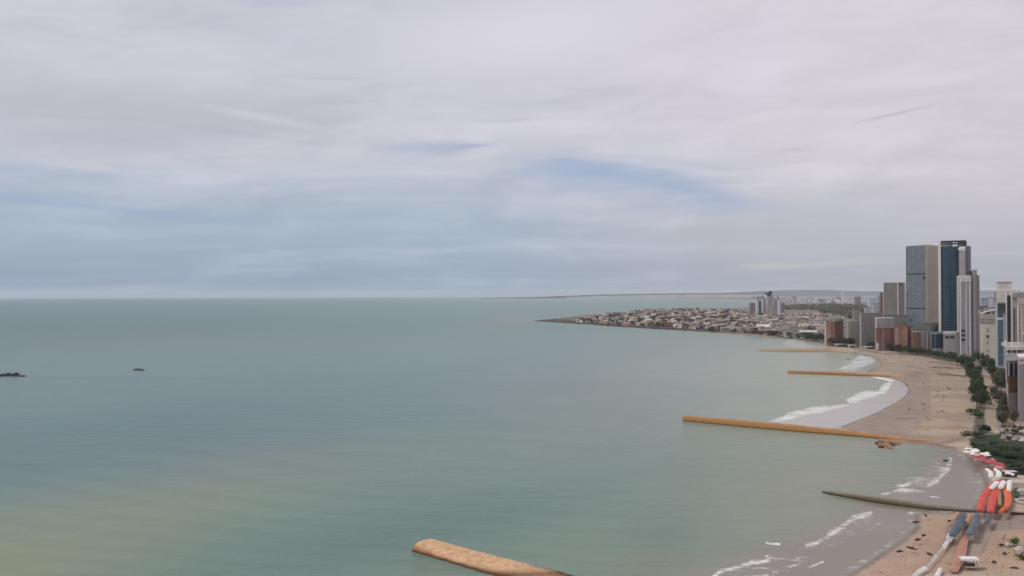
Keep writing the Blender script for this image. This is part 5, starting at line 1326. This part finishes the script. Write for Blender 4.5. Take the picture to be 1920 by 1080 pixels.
def drift(px, py, L, a, label, seed):
    rnd = random.Random(seed); p = P(px, py, 1.5); mb = MB(); pts = []; 
    for i in range(6): pts.append((L * (i / 5 - .5), rnd.uniform(-.12, .12) * L, .25 + rnd.uniform(0, .25)))
    mb.tube(pts, [.12, .3, .34, .3, .2, .08], 6)
    mb.tube([pts[2], (pts[2][0] + .1 * L, .3 * L, .9)], [.16, .05], 5); mb.tube([pts[3], (pts[3][0] + .15 * L, -.25 * L, .7)], [.14, .05], 5)
    o = mb.build('driftwood', M['wood'], loc=(p.x, p.y, 1.5), rz=a); tag(o, label, 'driftwood')
for i, (px, py, L, a, lb) in enumerate([
    (1718, 981, 2.6, 0, 'dark forked driftwood lying at the wet edge below the olive breakwater'), (1732, 1006, 2.0, .7, 'short dark driftwood on the pink sand mid beach'), (1722, 1014, 3.0, .5, 'bent driftwood branch just below the short one'),
    (1710, 1030, 3.2, -.9, 'long thin driftwood slanting down the beach'), (1687, 1036, 2.0, -.2, 'small driftwood piece nearest the water line'), (1743, 1042, 2.2, -1.0, 'dark driftwood beside the middle of the white strip'),
    (1780, 979, 1.2, 0, 'small dark driftwood lump left of the blue awning'), (1735, 968, 2.4, 1.5, 'upright tangled driftwood near the breakwater root'),
    (1758, 774, 2.2, 1.1, 'left dark driftwood clump alone on the wide sand'), (1766, 772, 3.0, .9, 'right larger dark driftwood clump alone on the wide sand'), (1760, 735, 3.4, 1.2, 'dark driftwood snag beneath the wrack line'),
    (1779, 729, 3.0, .3, 'dark driftwood in the wrack line below the seaward trees'), (1774, 858, 2.6, .1, 'dark waterlogged log floating in the near bay'), (1742, 788, 3.0, 0, 'low driftwood above the brown earth patch'),
    (1878, 1024, 2.2, .3, 'brown driftwood lump left of the pale boulder'), (1902, 1068, 2.2, -.5, 'dark driftwood on the paving near the lower right corner'), (1864, 1056, 1.5, .2, 'small brown driftwood right of the white shelter'),
    (1884, 1040, 1.2, -.7, 'tiny dark driftwood between shelter and shrubs'), (1590, 671, 5, .3, 'grey driftwood log in the pale surf of the far bay'),
    (1720, 700, 3.5, .2, 'driftwood at the landward end of the thin breakwater')]):
    drift(px, py, L * (1.25 if py < 900 else 1), a, lb, i)
    if 'floating' in lb or 'surf of the far' in lb:
        o = [o_ for o_ in C.objects if o_.get('label') == lb][0]; o.location.z = -.05
# wrack ridges of old timber above the wide sand
for i, (a, b, c, d) in enumerate([(1742, 680, 1800, 684), (1750, 690, 1812, 692), (1762, 702, 1810, 706)]):
    A_, B_ = P(a, b, 1.6), P(c, d, 1.6); rr_ = random.Random(i); mb = MB(); n = 26
    for k in range(n):
        t = k / n; q = (B_ - A_) * t + Vector((rr_.uniform(-2, 2), rr_.uniform(-7, 7), .3)); an = rr_.uniform(0, 3.1); l = rr_.uniform(1.5, 4)
        mb.tube([q - Vector((math.cos(an) * l, math.sin(an) * l * .4, .1)), q + Vector((math.cos(an) * l, math.sin(an) * l * .4, .25))], [.35, .18], 5)
    o = mb.build('wrack', M['rockbrown'], loc=A_); tag(o, 'litter of driftwood and weed on the upper sand', 'wrack', kind='stuff')

_kids = {}
for o in C.objects:
    if o.parent: _kids.setdefault(o.parent.name, []).append(o)
for pn, ch in _kids.items():
    rf = [c for c in ch if c.name.split('.')[0] == 'roof' and c.location.length < 1e-6]
    if rf:
        for c in ch:
            if c.name.split('.')[0] in ('plant_room', 'penthouse', 'penthouse_roof', 'water_tank', 'roof_deck', 'tank', 'antenna', 'roof_pier', 'mast', 'cap') : c.parent = rf[0]

# ------------------------------------------------------------------ air
def haze():
    S = 31800; mb = MB(); mb.prism([(-S, -2000), (S, -2000), (S, S), (-S, S)], -4.5, 215)
    m = bpy.data.materials.new('haze'); m.use_nodes = True; nt = m.node_tree
    for n in list(nt.nodes): nt.nodes.remove(n)
    o = nt.nodes.new('ShaderNodeOutputMaterial'); v = nt.nodes.new('ShaderNodeVolumePrincipled')
    v.inputs['Density'].default_value = 3.0e-5; v.inputs['Color'].default_value = (.93, .96, 1.0, 1)
    nt.links.new(v.outputs[0], o.inputs['Volume'])
    ob = mb.build('haze', m, weld=True); ob['kind'] = 'stuff'
haze()
